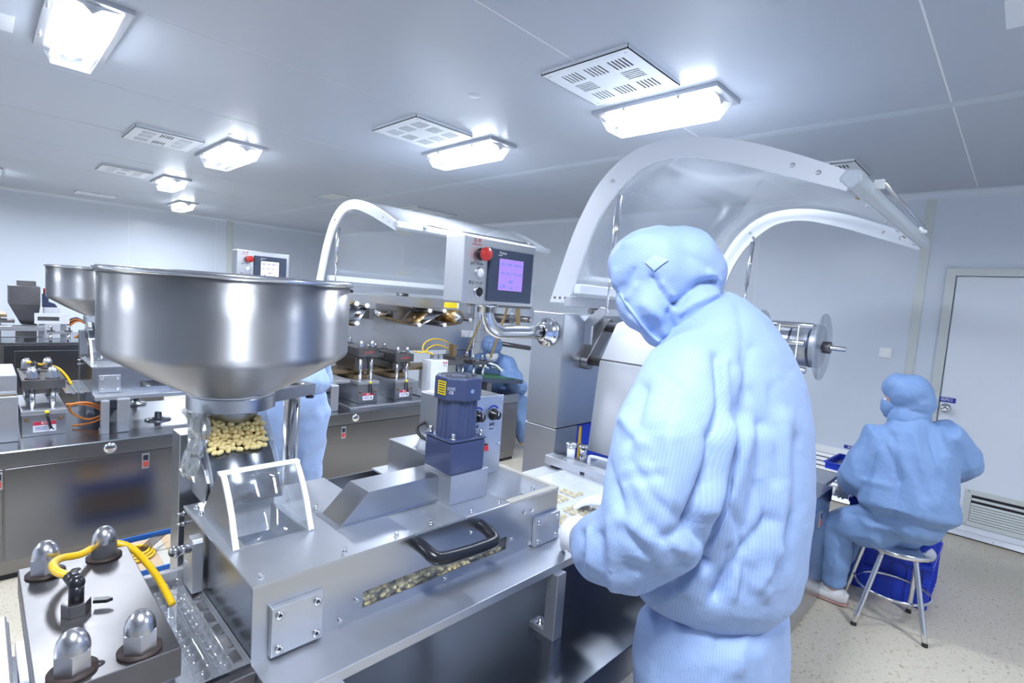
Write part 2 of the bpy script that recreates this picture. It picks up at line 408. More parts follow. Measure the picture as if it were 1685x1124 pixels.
# light switch and return-air grille on the right wall
t = thing('light_switch', 'white square light switch on the pale wall left of the door', 'switch', (X1, .80, 1.33))
MB().box(X1-.010, X1, .755, .845, 1.29, 1.375).build('plate', 'white_plastic', t, .003)
MB().prism([(X1-.010, 1.302), (X1-.016, 1.30), (X1-.011, 1.365), (X1-.010, 1.365)], 'y', .772, .828).build('rocker', 'white_plastic', t, .001)
t = thing('wall_grille', 'white slatted return air grille low on the wall behind the cabinet end', 'vent', (X1, 1.2, .2))
for a in ((.85, 1.6, .40, .46), (.85, 1.6, .08, .12)): MB().box(X1-.014, X1, *a).build('frame', 'white_plastic', t, .002)
for a in ((.85, .89, .12, .40), (1.56, 1.6, .12, .40)): MB().box(X1-.014, X1, *a).build('frame', 'white_plastic', t, .002)
MB().box(X1-.003, X1-.001, .89, 1.56, .12, .40).build('backing', 'dark_void', t)
for k in range(7):
    z = .125+.04*k
    MB().prism([(X1-.004, z+.030), (X1-.016, z+.008), (X1-.013, z), (X1-.003, z+.022)], 'y', .89, 1.56).build('slat', 'white_plastic', t)
o = tag(MB().box(X1-.003, X1, .895, 1.01, .475, .505).build('wall_sign', 'label_blue'), 'small blue label above the return air grille', 'sign')
text('回风口', .02, face_mtx((X1-.0035, .952, .49), (0, -1, 0), (0, 0, 1)), 'ink_white', o)

# ---------------------------------------------------------------- ceiling lamps
def lamp(x0, x1, y0, y1, label):
    t = thing('ceiling_lamp', label, 'lamp', ((x0+x1)/2, (y0+y1)/2, ZC), 'fluorescent ceiling lamps')
    cx = (x0+x1)/2; z = ZC
    MB().box(x0, x1, y0, y1, z-.022, z).build('mounting_plate', 'alu', t, .002)
    MB().prism([(cx-.10, z-.022), (cx+.10, z-.022), (cx+.03, z-.034), (cx, z-.06), (cx-.03, z-.034)], 'y', y0+.035, y1-.035).build('reflector', 'reflector', t)
    for dx in (-.06, .06):
        MB().cyl((cx+dx, y0+.06, z-.06), (cx+dx, y1-.06, z-.06), .019, n=12).build('tube', 'tube', t)
    # clear prismatic tub, tapering downwards
    tp = (x0+.03, x1-.03, y0+.02, y1-.02, z-.022); bt = (x0+.06, x1-.06, y0+.07, y1-.07, z-.105)
    c = lambda b: [(b[0], b[2], b[4]), (b[1], b[2], b[4]), (b[1], b[3], b[4]), (b[0], b[3], b[4])]
    m = MB(); m.add(c(tp)+c(bt), [(0, 1, 5, 4), (1, 2, 6, 5), (2, 3, 7, 6), (3, 0, 4, 7), (4, 5, 6, 7)])
    m.build('diffuser', 'diffuser', t, .006)
    for s in (y0+.2, y1-.2): MB().lathe([(0, -.014), (.007, -.012), (.009, 0)], (x0+.012, s, z-.022), n=10).build('catch', 'chrome', t)
    la = bpy.data.lights.new('lamp_light', 'AREA'); la.shape = 'RECTANGLE'; la.size = x1-x0-.12; la.size_y = y1-y0-.16
    la.energy = LAMP_POWER; la.color = LAMP_COLOR; la.spread = math.radians(170)
    lo = bpy.data.objects.new('lamp_light', la); COL.objects.link(lo); lo.location = (cx, (y0+y1)/2, z-.085); lo.parent = t; lo.location -= t.location
    return t
lamp(2.40, 2.67, 1.13, 1.84, 'bright ceiling lamp above the raised hood, largest of the two on the right')
lamp(2.40, 2.65, 2.66, 3.44, 'bright ceiling lamp in the middle, beside the second slotted vent')
lamp(1.36, 1.66, 4.50, 5.36, 'bright ceiling lamp, nearest of three in the far left row')
lamp(.20, .47, 2.74, 3.52, 'large bright ceiling lamp in the top left corner of the picture')
lamp(1.43, 1.70, 6.78, 7.40, 'bright ceiling lamp, middle one of the three in the far left row')
lamp(2.05, 2.30, 8.80, 9.50, 'smallest bright ceiling lamp, close to the far wall')
lamp(-.02, .23, 8.40, 9.10, 'bright ceiling lamp cut off by the left picture edge')
for (x, y), w in zip(((.2, .2), (2.5, -1.2), (-1.9, 2.6), (-1.9, 5.2)), ('straight above the camera position', 'over the aisle behind the standing worker', 'left of the picture, level with the second row', 'left of the picture, level with the third row')):   # lamps added out of view to light the room
    lamp(x-.13, x+.13, y-.38, y+.38, 'added ceiling lamp out of view '+w)

# ---------------------------------------------------------------- ceiling air vents
def vent(x0, x1, y0, y1, label, mt='ceiling_vent'):
    t = thing('ceiling_vent', label, 'vent', ((x0+x1)/2, (y0+y1)/2, ZC), 'slotted ceiling vents')
    m = MB(); z0, z1 = ZC-.020, ZC-.016
    e = .045; gx = (x1-x0-2*e)/3; gy = (y1-y0-2*e)/3
    m.box(x0, x1, y0, y0+e, z0, z1).box(x0, x1, y1-e, y1, z0, z1).box(x0, x0+e, y0+e, y1-e, z0, z1).box(x1-e, x1, y0+e, y1-e, z0, z1)
    for i in range(3):
        for j in range(3):
            a, b = x0+e+i*gx, y0+e+j*gy; along = (i+j) % 2 == 0 if i != 1 else False
            if i == 1 and j == 1: m.box(a, a+gx, b, b+gy, z0, z1); continue
            p = .016
            m.box(a, a+gx, b, b+p, z0, z1).box(a, a+gx, b+gy-p, b+gy, z0, z1).box(a, a+p, b+p, b+gy-p, z0, z1).box(a+gx-p, a+gx, b+p, b+gy-p, z0, z1)
            w, h = gx-2*p, gy-2*p; n = 5
            if i != 1:        # slots run across the room
                st = h/n
                for k in range(n): m.box(a+p, a+gx-p, b+p+k*st+st*.52, b+p+(k+1)*st, z0, z1)
            else:
                st = w/n
                for k in range(n): m.box(a+p+k*st+st*.52, a+p+(k+1)*st, b+p, b+gy-p, z0, z1)
    m.build('face_plate', mt, t)
    s = MB(); s.box(x0, x1, y0, y0+.003, z0, ZC).box(x0, x1, y1-.003, y1, z0, ZC).box(x0, x0+.003, y0, y1, z0, ZC).box(x1-.003, x1, y0, y1, z0, ZC)
    s.build('rim', mt, t)
    MB().box(x0+.004, x1-.004, y0+.004, y1-.004, ZC-.004, ZC-.001).build('plenum', 'dark_void', t)
    for a in (x0+.03, x1-.03):
        for b in (y0+.03, y1-.03): MB().lathe([(0, -.002), (.004, -.001), (.005, 0)], (a, b, z0), n=8).build('screw', 'alu', t)
vent(1.86, 2.31, 1.27, 1.74, 'white slotted ceiling vent beside the lamp above the hood')
vent(1.86, 2.31, 2.74, 3.24, 'white slotted ceiling vent beside the middle ceiling lamp')
vent(.82, 1.27, 4.74, 5.24, 'white slotted ceiling vent left of the nearest lamp in the left row')
vent(.90, 1.33, 6.76, 7.20, 'white slotted ceiling vent left of the middle lamp in the left row')
vent(.98, 1.43, 9.38, 9.75, 'faint slotted ceiling vent nearest the far left wall')
vent(3.85, 4.48, 5.53, 6.07, 'slotted ceiling vent above the hood of the second machine')
vent(4.00, 4.45, .90, 1.40, 'slotted ceiling vent half hidden behind the front bar of the raised hood')

# ================================================================ THE PACKING MACHINES
# sticker with a red heading, white field and small print, on a face looking to -y
def sticker(parent, x, y, z, w, h, title='DANGER', lines=3):
    s = MB().box(x-w/2, x+w/2, y-.001, y, z-h/2, z+h/2).build('sticker', 'label_white', parent)
    hd = MB().box(x-w/2, x+w/2, y-.0014, y-.001, z+h*.14, z+h/2).build('sticker_heading', 'label_red', s)
    text('危险', h*.26, face_mtx((x, y-.0016, z+h*.32), *FRONT), 'ink_white', s)
    for k in range(3): MB().box(x-w*.42, x+w*.10, y-.0013, y-.001, z-h*(.06+.13*k), z-h*(.01+.13*k)).build('sticker_line', 'label_blue', s)
    MB().prism([(x+w*.20, z-h*.40), (x+w*.26, z-h*.05), (x+w*.34, z+h*.02), (x+w*.33, z-h*.14), (x+w*.44, z-h*.36), (x+w*.36, z-h*.38), (x+w*.30, z-h*.22)], 'y', y-.0013, y-.001).build('sticker_symbol', 'ink', s)
    return s
def cabinet(label, x0, x1, seams, latches, bolts, front=.665, back=1.58, zt=.65, zd=.012, face='steel_h'):
    t = thing('machine_cabinet', label, 'cabinet', ((x0+x1)/2, (front+back)/2, 0), 'steel machine cabinets')
    MB().box(x0+.005, x1-.005, front+.012, back, .03, zt-.085).build('carcass', 'steel_dark', t)
    if zd > .05: MB().box(x0+.01, x1-.01, front+.02, front+.03, .002, zd+.01).build('plinth', 'dark_void', t)
    for a in (x0+.1, x1-.1):
        for b in (front+.1, back-.1): MB().cyl((a, b, 0), (a, b, .04), .025, n=14).build('foot', 'black_rubber', t)
    w = MB(); w.box(x0, x1, front-.004, back, zt-.006, zt).box(x0, x1, front-.004, front+.008, zt-.082, zt-.006).box(x0, x0+.006, front, back, zt-.082, zt-.006).box(x1-.006, x1, front, back, zt-.082, zt-.006)
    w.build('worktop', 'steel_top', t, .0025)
    ps = [x0]+seams+[x1]
    for a, b in zip(ps, ps[1:]):
        d = MB().box(a+.003, b-.003, front, front+.012, zd, zt-.087).build('door', face, t, .002)
        for lx in latches:
            if a < lx < b:
                MB().box(lx-.017, lx+.017, front-.003, front, zt-.185, zt-.10).build('latch', 'alu', d, .002)
                MB().box(lx-.012, lx+.012, front-.005, front-.003, zt-.175, zt-.145).build('latch_button', 'ink_red', d, .001)
                MB().box(lx-.012, lx+.012, front-.005, front-.003, zt-.138, zt-.108).build('latch_lever', 'ink', d, .001)
    for bx_ in bolts:
        MB().lathe([(0, .012), (.018, .012), (.028, .008), (.03, 0)], (bx_, front-.004, zt-.043), (0, -1, 0), 28).build('round_bolt', 'chrome', t)
    return t
def end_panel(x, front=.665, back=1.58, zt=.65): pass

def guide_table(label, x0=.3455, x1=1.99, legs=((.43, 0), (1.068, 0), (1.75, 0))):
    t = thing('guide_table', label, 'table', (1.1, 1.1, .65), 'raised guide tables')
    MB().box(x0, x1, .822, 1.395, .833, .855).build('top_plate', 'alu', t, .0015)
    for lx, _ in legs:
        for y0, y1, yf in ((.806, .822+.02, 1), (1.36, 1.38, -1)):
            m = MB(); ya = y0 if yf > 0 else y1
            m.box(lx, lx+.037, y0, y1, .65, .8335)
            m.box(lx, lx+.037, y1 if yf > 0 else y0-.05, y1+.05 if yf > 0 else y0, .65, .668)
            l = m.build('leg', 'alu', t, .002)
            yc = y1+.027 if yf > 0 else y0-.027
            MB().lathe([(0, .010), (.008, .010), (.009, .0), (.016, 0), (.016, -.003)], (lx+.0185, yc, .671), n=14).build('foot_bolt', 'chrome', l)
    return t

def feeder(label, full=True):
    t = thing('tablet_feeder', label, 'feeder', (.77, 1.15, .855), 'tablet feeders')
    x0, x1, y0, y1, z0, z1 = .345, 1.205, .935, 1.378, .855, 1.000
    # front wall with a long sight window cut into it
    wx0, wx1, wz0, wz1 = .568, .998, .878, .914
    m = MB()
    m.box(x0, wx0, y0, y0+.004, z0, z1).box(wx1, x1, y0, y0+.004, z0, z1).box(wx0, wx1, y0, y0+.004, z0, wz0).box(wx0, wx1, y0, y0+.004, wz1, z1)
    m.build('front_wall', 'steel_h', t)
    MB().box(wx0-.01, wx1+.01, y0+.005, y0+.008, wz0-.008, wz1+.008).build('sight_window', 'acrylic', t)
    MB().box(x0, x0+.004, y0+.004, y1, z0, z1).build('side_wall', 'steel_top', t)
    MB().box(x1-.004, x1, y0+.004, y1, z0, z1).build('side_wall', 'steel_h', t)
    MB().box(x0+.004, x1-.004, y1-.004, y1, z0, z1).build('rear_wall', 'steel_h', t)
    MB().box(x0+.004, x1-.004, y0+.004, y1-.004, z0, z0+.004).build('channel_floor', 'steel_dark', t)
    # left lid: brushed plate with the feed opening (hole) under the guard
    hx0, hx1, hy0, hy1 = .385, .515, 1.095, 1.30
    m = MB(); lx1 = .692; zl = z1+.006
    m.box(x0-.002, lx1, y0-.002, hy0, z1, zl).box(x0-.002, lx1, hy1, y1+.002, z1, zl).box(x0-.002, hx0, hy0, hy1, z1, zl).box(hx1, lx1, hy0, hy1, z1, zl)
    m.box(lx1, x1, 1.135, y1+.002, z1, zl) if False else None
    m.build('lid_plate', 'alu', t)
    r = MB(); zb = .955
    r.add([(hx0, hy0, z1), (hx1, hy0, z1), (hx1, hy1, z1), (hx0, hy1, z1), (hx0+.02, hy0+.006, zb), (hx1-.02, hy0+.006, zb), (hx1-.02, hy1-.05, zb), (hx0+.02, hy1-.05, zb)],
          [(0, 1, 5, 4), (1, 2, 6, 5), (2, 3, 7, 6), (3, 0, 4, 7)])
    r.build('feed_trough', 'steel', t)
    MB().box(hx0+.015, hx1-.015, hy0, hy1-.04, zb-.004, zb).build('trough_floor', 'panel_navy', t)
    # middle sight pane, crossbar plate and right clear lid
    MB().box(lx1, .846, y0+.001, 1.20, z1, z1+.005).build('sight_pane', 'acrylic_haze', t)
    MB().box(lx1, .846, y0+.02, 1.36, z1-.05, z1-.046).build('drum_cover', 'steel', t)
    MB().box(.846, 1.0, y0-.002, y1+.002, z1, zl).build('motor_plate', 'alu', t, .001)
    MB().box(1.0, x1, y0-.001, y1+.001, z1, z1+.007).build('clear_lid', 'acrylic_haze', t, .001)
    e = MB(); e.box(1.0, x1, y0-.003, y0+.018, z1+.0001, z1+.009).box(x1-.016, x1+.001, y0+.018, y1, z1+.0001, z1+.009)
    e.build('lid_rim', 'tape', t, .001)
    MB().prism([(1.01, .93), (1.19, .885), (1.19, .88), (1.01, .925)], 'y', y0+.02, y1-.02).build('channel_ramp', 'alu', t)
    # screws
    for x, y in ((.365, .955), (.53, .951), (.655, .951), (.75, .951), (.875, .950), (.975, .950), (1.07, .955), (1.13, .97), (.36, 1.30), (.362, 1.345), (.58, 1.19)):
        bolt(t, (x, y, zl), (0, 0, 1), .0045, .006)
    for x, z in ((.517, .872), (.79, .866), (1.09, .868), (.553, .902), (1.015, .902), (1.06, .965), (1.09, .965), (.76, .92), (.865, .962)):
        bolt(t, (x, y0, z), (0, -1, 0), .0045, .004)
    for z in (.99, .965): bolt(t, (x0, 1.372, z), (-1, 0, 0), .004, .012)
    # bolted end plates
    for px0, px1, pz0, pz1 in ((.374, .474, .862, .957), (1.10, 1.206, .856, .941)):
        p = MB().box(px0, px1, y0-.014, y0, pz0, pz1).build('bolted_plate', 'alu', t, .002)
        for x in (px0+.014, px1-.014):
            for z in (pz0+.015, pz1-.015): socket(p, (x, y0-.0142, z), (0, -1, 0), .0075)
    # black bow handle
    h = bez([(.700, y0+.002, .982), (.700, .905, .980), (.704, .877, .972), (.725, .868, .966), (.80, .866, .960), (.868, .867, .958), (.890, .875, .960), (.896, .905, .968), (.896, y0+.002, .972)], 6)
    MB().tube(h, .0145, 14).build('bow_handle', 'black_plastic', t)
    # duct with a slanted end
    m = MB(); m.prism([(.578, zl), (.648, 1.073), (.88, 1.073), (.88, zl)], 'y', 1.063, 1.155)
    m.build('scrap_duct', 'steel_h', t, .0015)
    MB().box(.566, .885, 1.055, 1.163, zl, zl+.0015).build('duct_flange', 'steel_h', t)
    # motor pedestal and the rear gear cover
    MB().box(.855, .985, 1.012, 1.125, zl, 1.086).build('motor_pedestal', 'alu', t, .0015)
    MB().box(.872, 1.141, 1.141, 1.335, zl, 1.105).build('gear_cover', 'steel_h', t, .002)
    bolt(t, (.955, 1.25, 1.105), (0, 0, 1), .005, .003)
    # guard over the feed opening: two steel cheeks with white edges, a curved clear pane between
    arc = [(1.085, zl), (1.098, 1.03), (1.115, 1.065), (1.135, 1.095), (1.158, 1.122), (1.175, 1.137)]
    for gx in (.362, .518):
        pts = arc+[(1.20, 1.135), (1.292, zl+.02), (1.292, zl)]
        MB().prism(pts, 'x', gx, gx+.003).build('guard_cheek', 'steel' if gx < .4 else 'acrylic', t)
        outer = [(y-.004, z+.004) for y, z in arc]
        m = MB()
        for k in range(len(arc)-1):
            (ya, za), (yb, zb2) = arc[k], arc[k+1]
            (yc, zc), (yd, zd) = outer[k], outer[k+1]
            m.hexa([(gx-.004, ya, za), (gx+.007, ya, za), (gx+.007, yb, zb2), (gx-.004, yb, zb2), (gx-.004, yc, zc), (gx+.007, yc, zc), (gx+.007, yd, zd), (gx-.004, yd, zd)])
        m.build('guard_edge', 'white_plastic', t)
    MB().box(.356, .527, 1.170, 1.186, 1.137, 1.143).build('guard_edge', 'white_plastic', t)
    MB().sheet([[(.365, y, z), (.518, y, z)] for y, z in arc], .002).build('guard_pane', 'acrylic', t)
    MB().box(.366, .518, 1.288, 1.292, zl, 1.03).build('guard_back', 'steel', t)
    return t

def motor(label):
    t = thing('gear_motor', label, 'motor', (.91, 1.07, 1.086))
    g = MB(); g.box(.848, .964, 1.008, 1.124, 1.086, 1.172)
    g.build('gearbox', 'motor_blue', t, .006)
    MB().box(.846, .966, 1.006, 1.126, 1.172, 1.178).build('flange', 'motor_blue', t, .003)
    # finned barrel
    n = 48; ring = lambda z: [(.906+math.cos(2*PI*i/n)*(.0505+.0028*(i % 2)), 1.066+math.sin(2*PI*i/n)*(.0505+.0028*(i % 2)), z) for i in range(n)]
    MB().add(ring(1.178)+ring(1.29), [(i, (i+1) % n, n+(i+1) % n, n+i) for i in range(n)]+[tuple(range(n, 2*n))]).build('barrel', 'motor_blue', t)
    oc = [(.906+math.cos(PI/8+k*PI/4)*.066*(1 if k % 2 == 0 else 1), 1.066+math.sin(PI/8+k*PI/4)*.066) for k in range(8)]
    c = MB().prism(oc, 'z', 1.278, 1.338).build('fan_cowl', 'motor_blue', t, .004)
    for ra in (.024, .036, .046):
        for k in range(5):
            a0 = k*2*PI/5+ra*40; pts = [(.906+math.cos(a0+s*.14)*ra, 1.066+math.sin(a0+s*.14)*ra, 1.3385) for s in range(7)]
            m = MB(); 
            m.sheet([[Vector(p)+Vector((p[0]-.906, p[1]-1.066, 0)).normalized()*w for p in pts] for w in (-.0028, .0028)])
            m.build('fan_slot', 'dark_void', c)
    m = MB().prism([(.8400, 1.075), (.8400, 1.043), (.8430, 1.043), (.8430, 1.075)], 'z', 1.288, 1.325)
    p0 = Vector((oc[3][0], oc[3][1], 0)); p1 = Vector((oc[4][0], oc[4][1], 0)); 
    def onface(u, z, d=.0012):   # on the cowl facet that looks to -x
        p = p0.lerp(p1, u); nrm = (p0+p1)/2-Vector((.906, 1.066, 0)); nrm.normalize(); q = p+nrm*d; return (q.x, q.y, z)
    MB().add([onface(.30, 1.292), onface(.95, 1.292), onface(.95, 1.328), onface(.30, 1.328)], [(0, 1, 2, 3)]).build('rating_label', 'yellow', c)
    for k in range(5):
        z = 1.296+k*.0065; MB().add([onface(.36, z, .0016), onface(.9, z, .0016), onface(.9, z+.0025, .0016), onface(.36, z+.0025, .0016)], [(0, 1, 2, 3)]).build('label_line', 'ink', c)
    q0 = Vector((oc[4][0], oc[4][1], 0)); q1 = Vector((oc[5][0], oc[5][1], 0)); qc = q0.lerp(q1, .24); nn = ((q0+q1)/2-Vector((.906, 1.066, 0))).normalized()
    rt = (q1-q0).normalized()
    text('CCC\nCE', .010, face_mtx((qc.x+nn.x*.0008, qc.y+nn.y*.0008, 1.305), rt, (0, 0, 1)), 'ink_white', c)
    MB().cyl(Vector((oc[6][0], oc[6][1], 1.305)).lerp(Vector((oc[5][0], oc[5][1], 1.305)), .6), Vector((oc[6][0], oc[6][1], 1.305)).lerp(Vector((oc[5][0], oc[5][1], 1.305)), .6)+Vector((0, -.002, 0)), .006, n=12).build('cowl_screw', 'chrome', c)
    for a, b in ((.858, 1.018), (.954, 1.018), (.858, 1.114), (.954, 1.114)): bolt(t, (a, b, 1.178), (0, 0, 1), .006, .012)
    return t

def control_box(label):
    t = thing('speed_control_box', label, 'control box', (1.05, 1.22, 1.006))
    x0, x1, y0, y1, z0, z1 = .955, 1.152, 1.137, 1.30, 1.1055, 1.252
    MB().box(x0, x1, y0+.003, y1, z0, z1).build('housing', 'steel_h', t, .004)
    MB().box(x0-.001, x1+.001, y0, y0+.003, 1.008, z1+.001).build('front_panel', 'alu', t, .001)
    MB().box(1.142, x1, y0+.003, y1, 1.008, z0).build('side_panel', 'steel_h', t)
    for x in (1.045, 1.110):
        k = MB().lathe([(.018, 0), (.018, .006), (.0135, .008), (.0125, .026), (0, .026)], (x, y0, 1.195), (0, -1, 0), 18).build('knob', 'black_plastic', t)
        MB().box(x-.0012, x+.0012, y0-.0268, y0-.026, 1.195, 1.206).build('pointer', 'label_white', k)
        m = MB(); pts = [(x+math.cos(a)*.027, 1.195+math.sin(a)*.027) for a in [PI*.25+k2*PI*.5/6 for k2 in range(7)]]
        m.sheet([[(x+math.cos(a)*r, y0-.0006, 1.195+math.sin(a)*r) for a in [PI*.22+k2*PI*.56/8 for k2 in range(9)]] for r in (.023, .029)])
        m.build('dial_arc', 'label_blue', t)
        text('调速', .011, face_mtx((x-.002, y0-.0004, 1.163), *FRONT), 'ink', t)
        text('ADJUST', .006, face_mtx((x-.002, y0-.0004, 1.150), *FRONT), 'ink', t)
    s = MB().box(1.062, 1.092, y0-.008, y0, 1.085, 1.106).build('rocker_switch', 'black_plastic', t, .001)
    MB().prism([(y0-.008, 1.087), (y0-.014, 1.088), (y0-.009, 1.104), (y0-.008, 1.104)], 'x', 1.065, 1.089).build('rocker', 'red', s)
    for x, z in ((1.144, 1.242), (1.144, 1.10)): bolt(t, (x, y0, z), (0, -1, 0), .005, .003)
    MB().tube(bez([(.957, 1.27, 1.16), (.935, 1.28, 1.145), (.922, 1.25, 1.130), (.925, 1.20, 1.122), (.94, 1.165, 1.125), (.957, 1.16, 1.13)], 6), .005, 8).build('cable', 'black_rubber', t)
    return t

def hopper(label, cx=.466, cy=1.45):
    t = thing('feed_hopper', label, 'hopper', (.64, 1.50, .65), 'steel feed hoppers')
    R = .281
    prof = [(R, 1.555), (R, 1.46), (R, 1.382), (R, 1.376), (R-.003, 1.368), (R-.010, 1.361), (R-.016, 1.357), (.19, 1.310), (.104, 1.264), (.100, 1.262), (.097, 1.258), (.094, 1.258), (R-.018, 1.361), (R-.005, 1.378), (R-.005, 1.552)]
    MB().lathe(prof, (cx, cy, 0), n=72, close=True).build('bowl', 'steel_turned', t)
    MB().lathe([(R+.002+math.cos(a)*.0075, 1.555+math.sin(a)*.0075) for a in [k*2*PI/8 for k in range(8)]], (cx, cy, 0), n=64, close=True).build('rim', 'chrome', t)
    MB().lathe([(.098, 1.263), (.1005, 1.259), (.098, 1.256)], (cx, cy, 0), n=48).build('seal_ring', 'white_plastic', t)
    # clamp ring with its arm to the post
    m = MB(); px, py = .655, 1.525; d = Vector((px-cx, py-cy)).normalized(); nrm = Vector((-d.y, d.x))
    a0 = math.atan2(d.y, d.x); pts = []
    for k in range(73):
        a = a0+.42+(2*PI-.84)*k/72; pts.append((cx+math.cos(a)*.103, cy+math.sin(a)*.103))
    e = Vector((px, py))+d*.05
    pts += [tuple(e-nrm*.042), tuple(e+nrm*.042)]
    m.prism(pts, 'z', 1.222, 1.257); m.build('clamp_arm', 'steel_h', t, .002)
    MB().lathe([(0, .003), (.026, .003), (.03, 0)], (px+.004, py+.004, 1.257), n=24).build('post_cap', 'steel_dark', t)
    MB().lathe([(.062, 1.222), (.060, 1.222), (.055, 1.175), (.058, 1.175), (.062, 1.218)], (cx, cy, 0), n=40).build('spout', 'steel', t)
    MB().cyl((px, py, .65), (px, py, 1.222), .0225, n=28).build('post', 'chrome', t)
    MB().lathe([(.06, .65), (.06, .662), (.03, .664), (.0225, .68)], (px, py, 0), n=28).build('post_base', 'steel', t)
    MB().cyl((px+.04, py-.03, 1.216), (px+.04, py-.03, 1.222), .012, n=6).build('clamp_nut', 'black_plastic', t)
    # chute: floor and clear cheeks, running down to the guard
    x0, x1 = .378, .532
    prof = [(1.50, 1.192), (1.44, 1.182), (1.40, 1.172), (1.345, 1.130), (1.305, 1.085), (1.275, 1.035)]
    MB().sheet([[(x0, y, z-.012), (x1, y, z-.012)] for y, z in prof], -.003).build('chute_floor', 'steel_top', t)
    for x in (x0, x1):
        up = [(y, z+.045) for y, z in prof[:3]]+[(1.34, 1.150), (1.30, 1.102), (1.27, 1.05)]
        MB().prism([(y, z-.014) for y, z in prof]+up[::-1], 'x', x-.0015, x+.0015).build('chute_cheek', 'acrylic_haze', t)
    MB().box(.345, .392, 1.43, 1.50, .65, 1.165).build('chute_post', 'steel', t, .002)
    MB().box(.392, .545, 1.46, 1.52, .65, 1.02).build('vibrator_housing', 'steel_dark', t, .002)
    MB().prism([(1.335, 1.10), (1.31, 1.075), (1.335, 1.02), (1.43, 1.02), (1.43, 1.13)], 'x', .372, .376).build('chute_bracket', 'alu', t)
    return t

def hex_nut_cap(parent, x, y, z, r=.019, k=1.):
    w = MB().lathe([(.004, 0), (.030, 0), (.031, .004), (.004, .005)], (x, y, z), n=24).build('washer', 'rust', parent)
    m = MB(); h = [(x+math.cos(k*PI/3+.4)*r, y+math.sin(k*PI/3+.4)*r) for k in range(6)]
    m.prism(h, 'z', z+.005, z+.030*k)
    m.lathe([(r*.90, .030*k), (r*.88, .036*k), (r*.80, .043*k), (r*.62, .050*k), (r*.34, .0555*k), (0, .057*k)], (x, y, z), n=24)
    m.build('cap_nut', 'satin_steel', parent)
def platen(label, dx=0., z=.95, zb=.765, tall=False):
    t = thing('sealing_press', label, 'press', (.14+dx, 1.14, .65), 'plate presses on the worktops')
    x0, x1, y0, y1 = .055+dx, .231+dx, .92, 1.365
    pl = MB().box(x0, x1, y0, y1, z-(.066 if tall else .05), z).build('top_plate', 'worn_steel', t, .002)
    for x, y in ((.093, 1.315), (.186, 1.328), (.180, .952), (.098, .958)) if not tall else ((.095, 1.32), (.19, 1.32), (.19, .96), (.095, .96)):
        hex_nut_cap(t, x+dx, y, z, .019 if tall else .0245, 1. if tall else 1.18)
        MB().cyl((x+dx, y, zb+.02), (x+dx, y, z-.05), .013, n=16).build('guide_rod', 'chrome', t)
    if tall:
        MB().box(x0+.015, x1-.015, y0+.07, y1-.05, zb+.10, z-.075).build('heat_plate', 'steel_dark', t, .004)
        MB().box(x0+.02, x1-.02, y0+.10, y1-.06, zb+.027, .858).build('lower_die', 'bronze', t, .003)
        sp = MB().tube([(x0+.03+math.cos(k*.9)*.012, y1-.03+math.sin(k*.9)*.012, zb+.03+k*.0035) for k in range(60)], .0025, 6).build('spring', 'steel_dark', t)
        text('小心烫手', .022, face_mtx(((x0+x1)/2, y0-.0004, z-.033), *FRONT), 'ink_red', pl)
        for k in range(4): bolt(t, (x1, y0+.1+.08*k, z-.03), (1, 0, 0), .006, .006)
    else:
        MB().box(x0+.02, x1-.02, y0+.05, y1-.05, z-.085, z-.05).build('heat_plate', 'steel_dark', t, .002)
    MB().box(x0-.004, x1+.004, y0-.02, y1+.02, zb, zb+.025).build('base_plate', 'alu', t, .002)
    b = MB().box(x0, x1, y0-.01, y1+.01, .651, zb).build('base_block', 'steel_h', t, .002)
    sticker(b, .145+dx, y0-.010, .700, .092, .056)
    for x in (.075, .21): bolt(b, (x+dx, y0-.01, .74), (0, -1, 0), .008, .01, 'bronze')
    lv = MB().tube([(.155+dx, y0-.022, zb+.012), (.158+dx, y0-.028, zb-.02), (.168+dx, y0-.03, zb-.075)], [.008, .006, .007], 8).build('clamp_lever', 'black_plastic', t)
    MB().ball((.153+dx, y0-.028, zb+.015), .010).build('lever_knob', 'yellow', lv)
    if not tall:
        for x, y in ((.137, 1.30), (.128, .955)):   # socket heads sunk into the plate
            MB().lathe([(.003, .0008), (.008, .0008), (.0085, 0)], (x, y, z), n=14).build('sunk_screw', 'dark_void', t)
        f = MB(); f.prism([(.120+math.cos(k*PI/3)*.021, 1.13+math.sin(k*PI/3)*.021) for k in range(6)], 'z', z, z+.022)
        f.build('hose_fitting', 'worn_steel', t, .001)
        e = MB(); e.cyl((.12, 1.13, z+.022), (.12, 1.13, z+.050), .011, n=16).ball((.12, 1.132, z+.053), .013).cyl((.12, 1.132, z+.053), (.114, 1.152, z+.060), .011, n=14)
        e.build('elbow', 'black_plastic', t)
        MB().prism([(.142, 1.125), (.160, 1.114), (.170, 1.116), (.165, 1.126), (.146, 1.136)], 'z', z+.010, z+.016).build('valve_lever', 'black_plastic', t, .001)
        h = MB().tube(bez([(.114, 1.150, z+.060), (.099, 1.180, z+.060), (.097, 1.225, z+.055), (.112, 1.268, z+.045), (.145, 1.300, z+.030), (.190, 1.368, z+.012), (.236, 1.360, z-.006), (.268, 1.285, z-.045), (.282, 1.20, z-.080)], 6), .0072, 10)
        h.build('air_hose', 'yellow_hose', t)
    return t

def tower(label, face='steel'):
    t = thing('web_tower', label, 'tower', (2.7, 1.53, .65), 'steel web towers')
    x0, x1, y0, y1 = 1.805, 3.62, 1.442, 1.627
    MB().box(x0, x1, y0, y1, .990, 1.505).build('upper_box', face, t, .003)
    MB().box(x0, 1.965, y0, y1, .65, .987).build('column', 'steel', t, .003)
    MB().box(3.40, x1-.01, y0, y1, .65, .987).build('column', 'steel', t, .003)
    return t

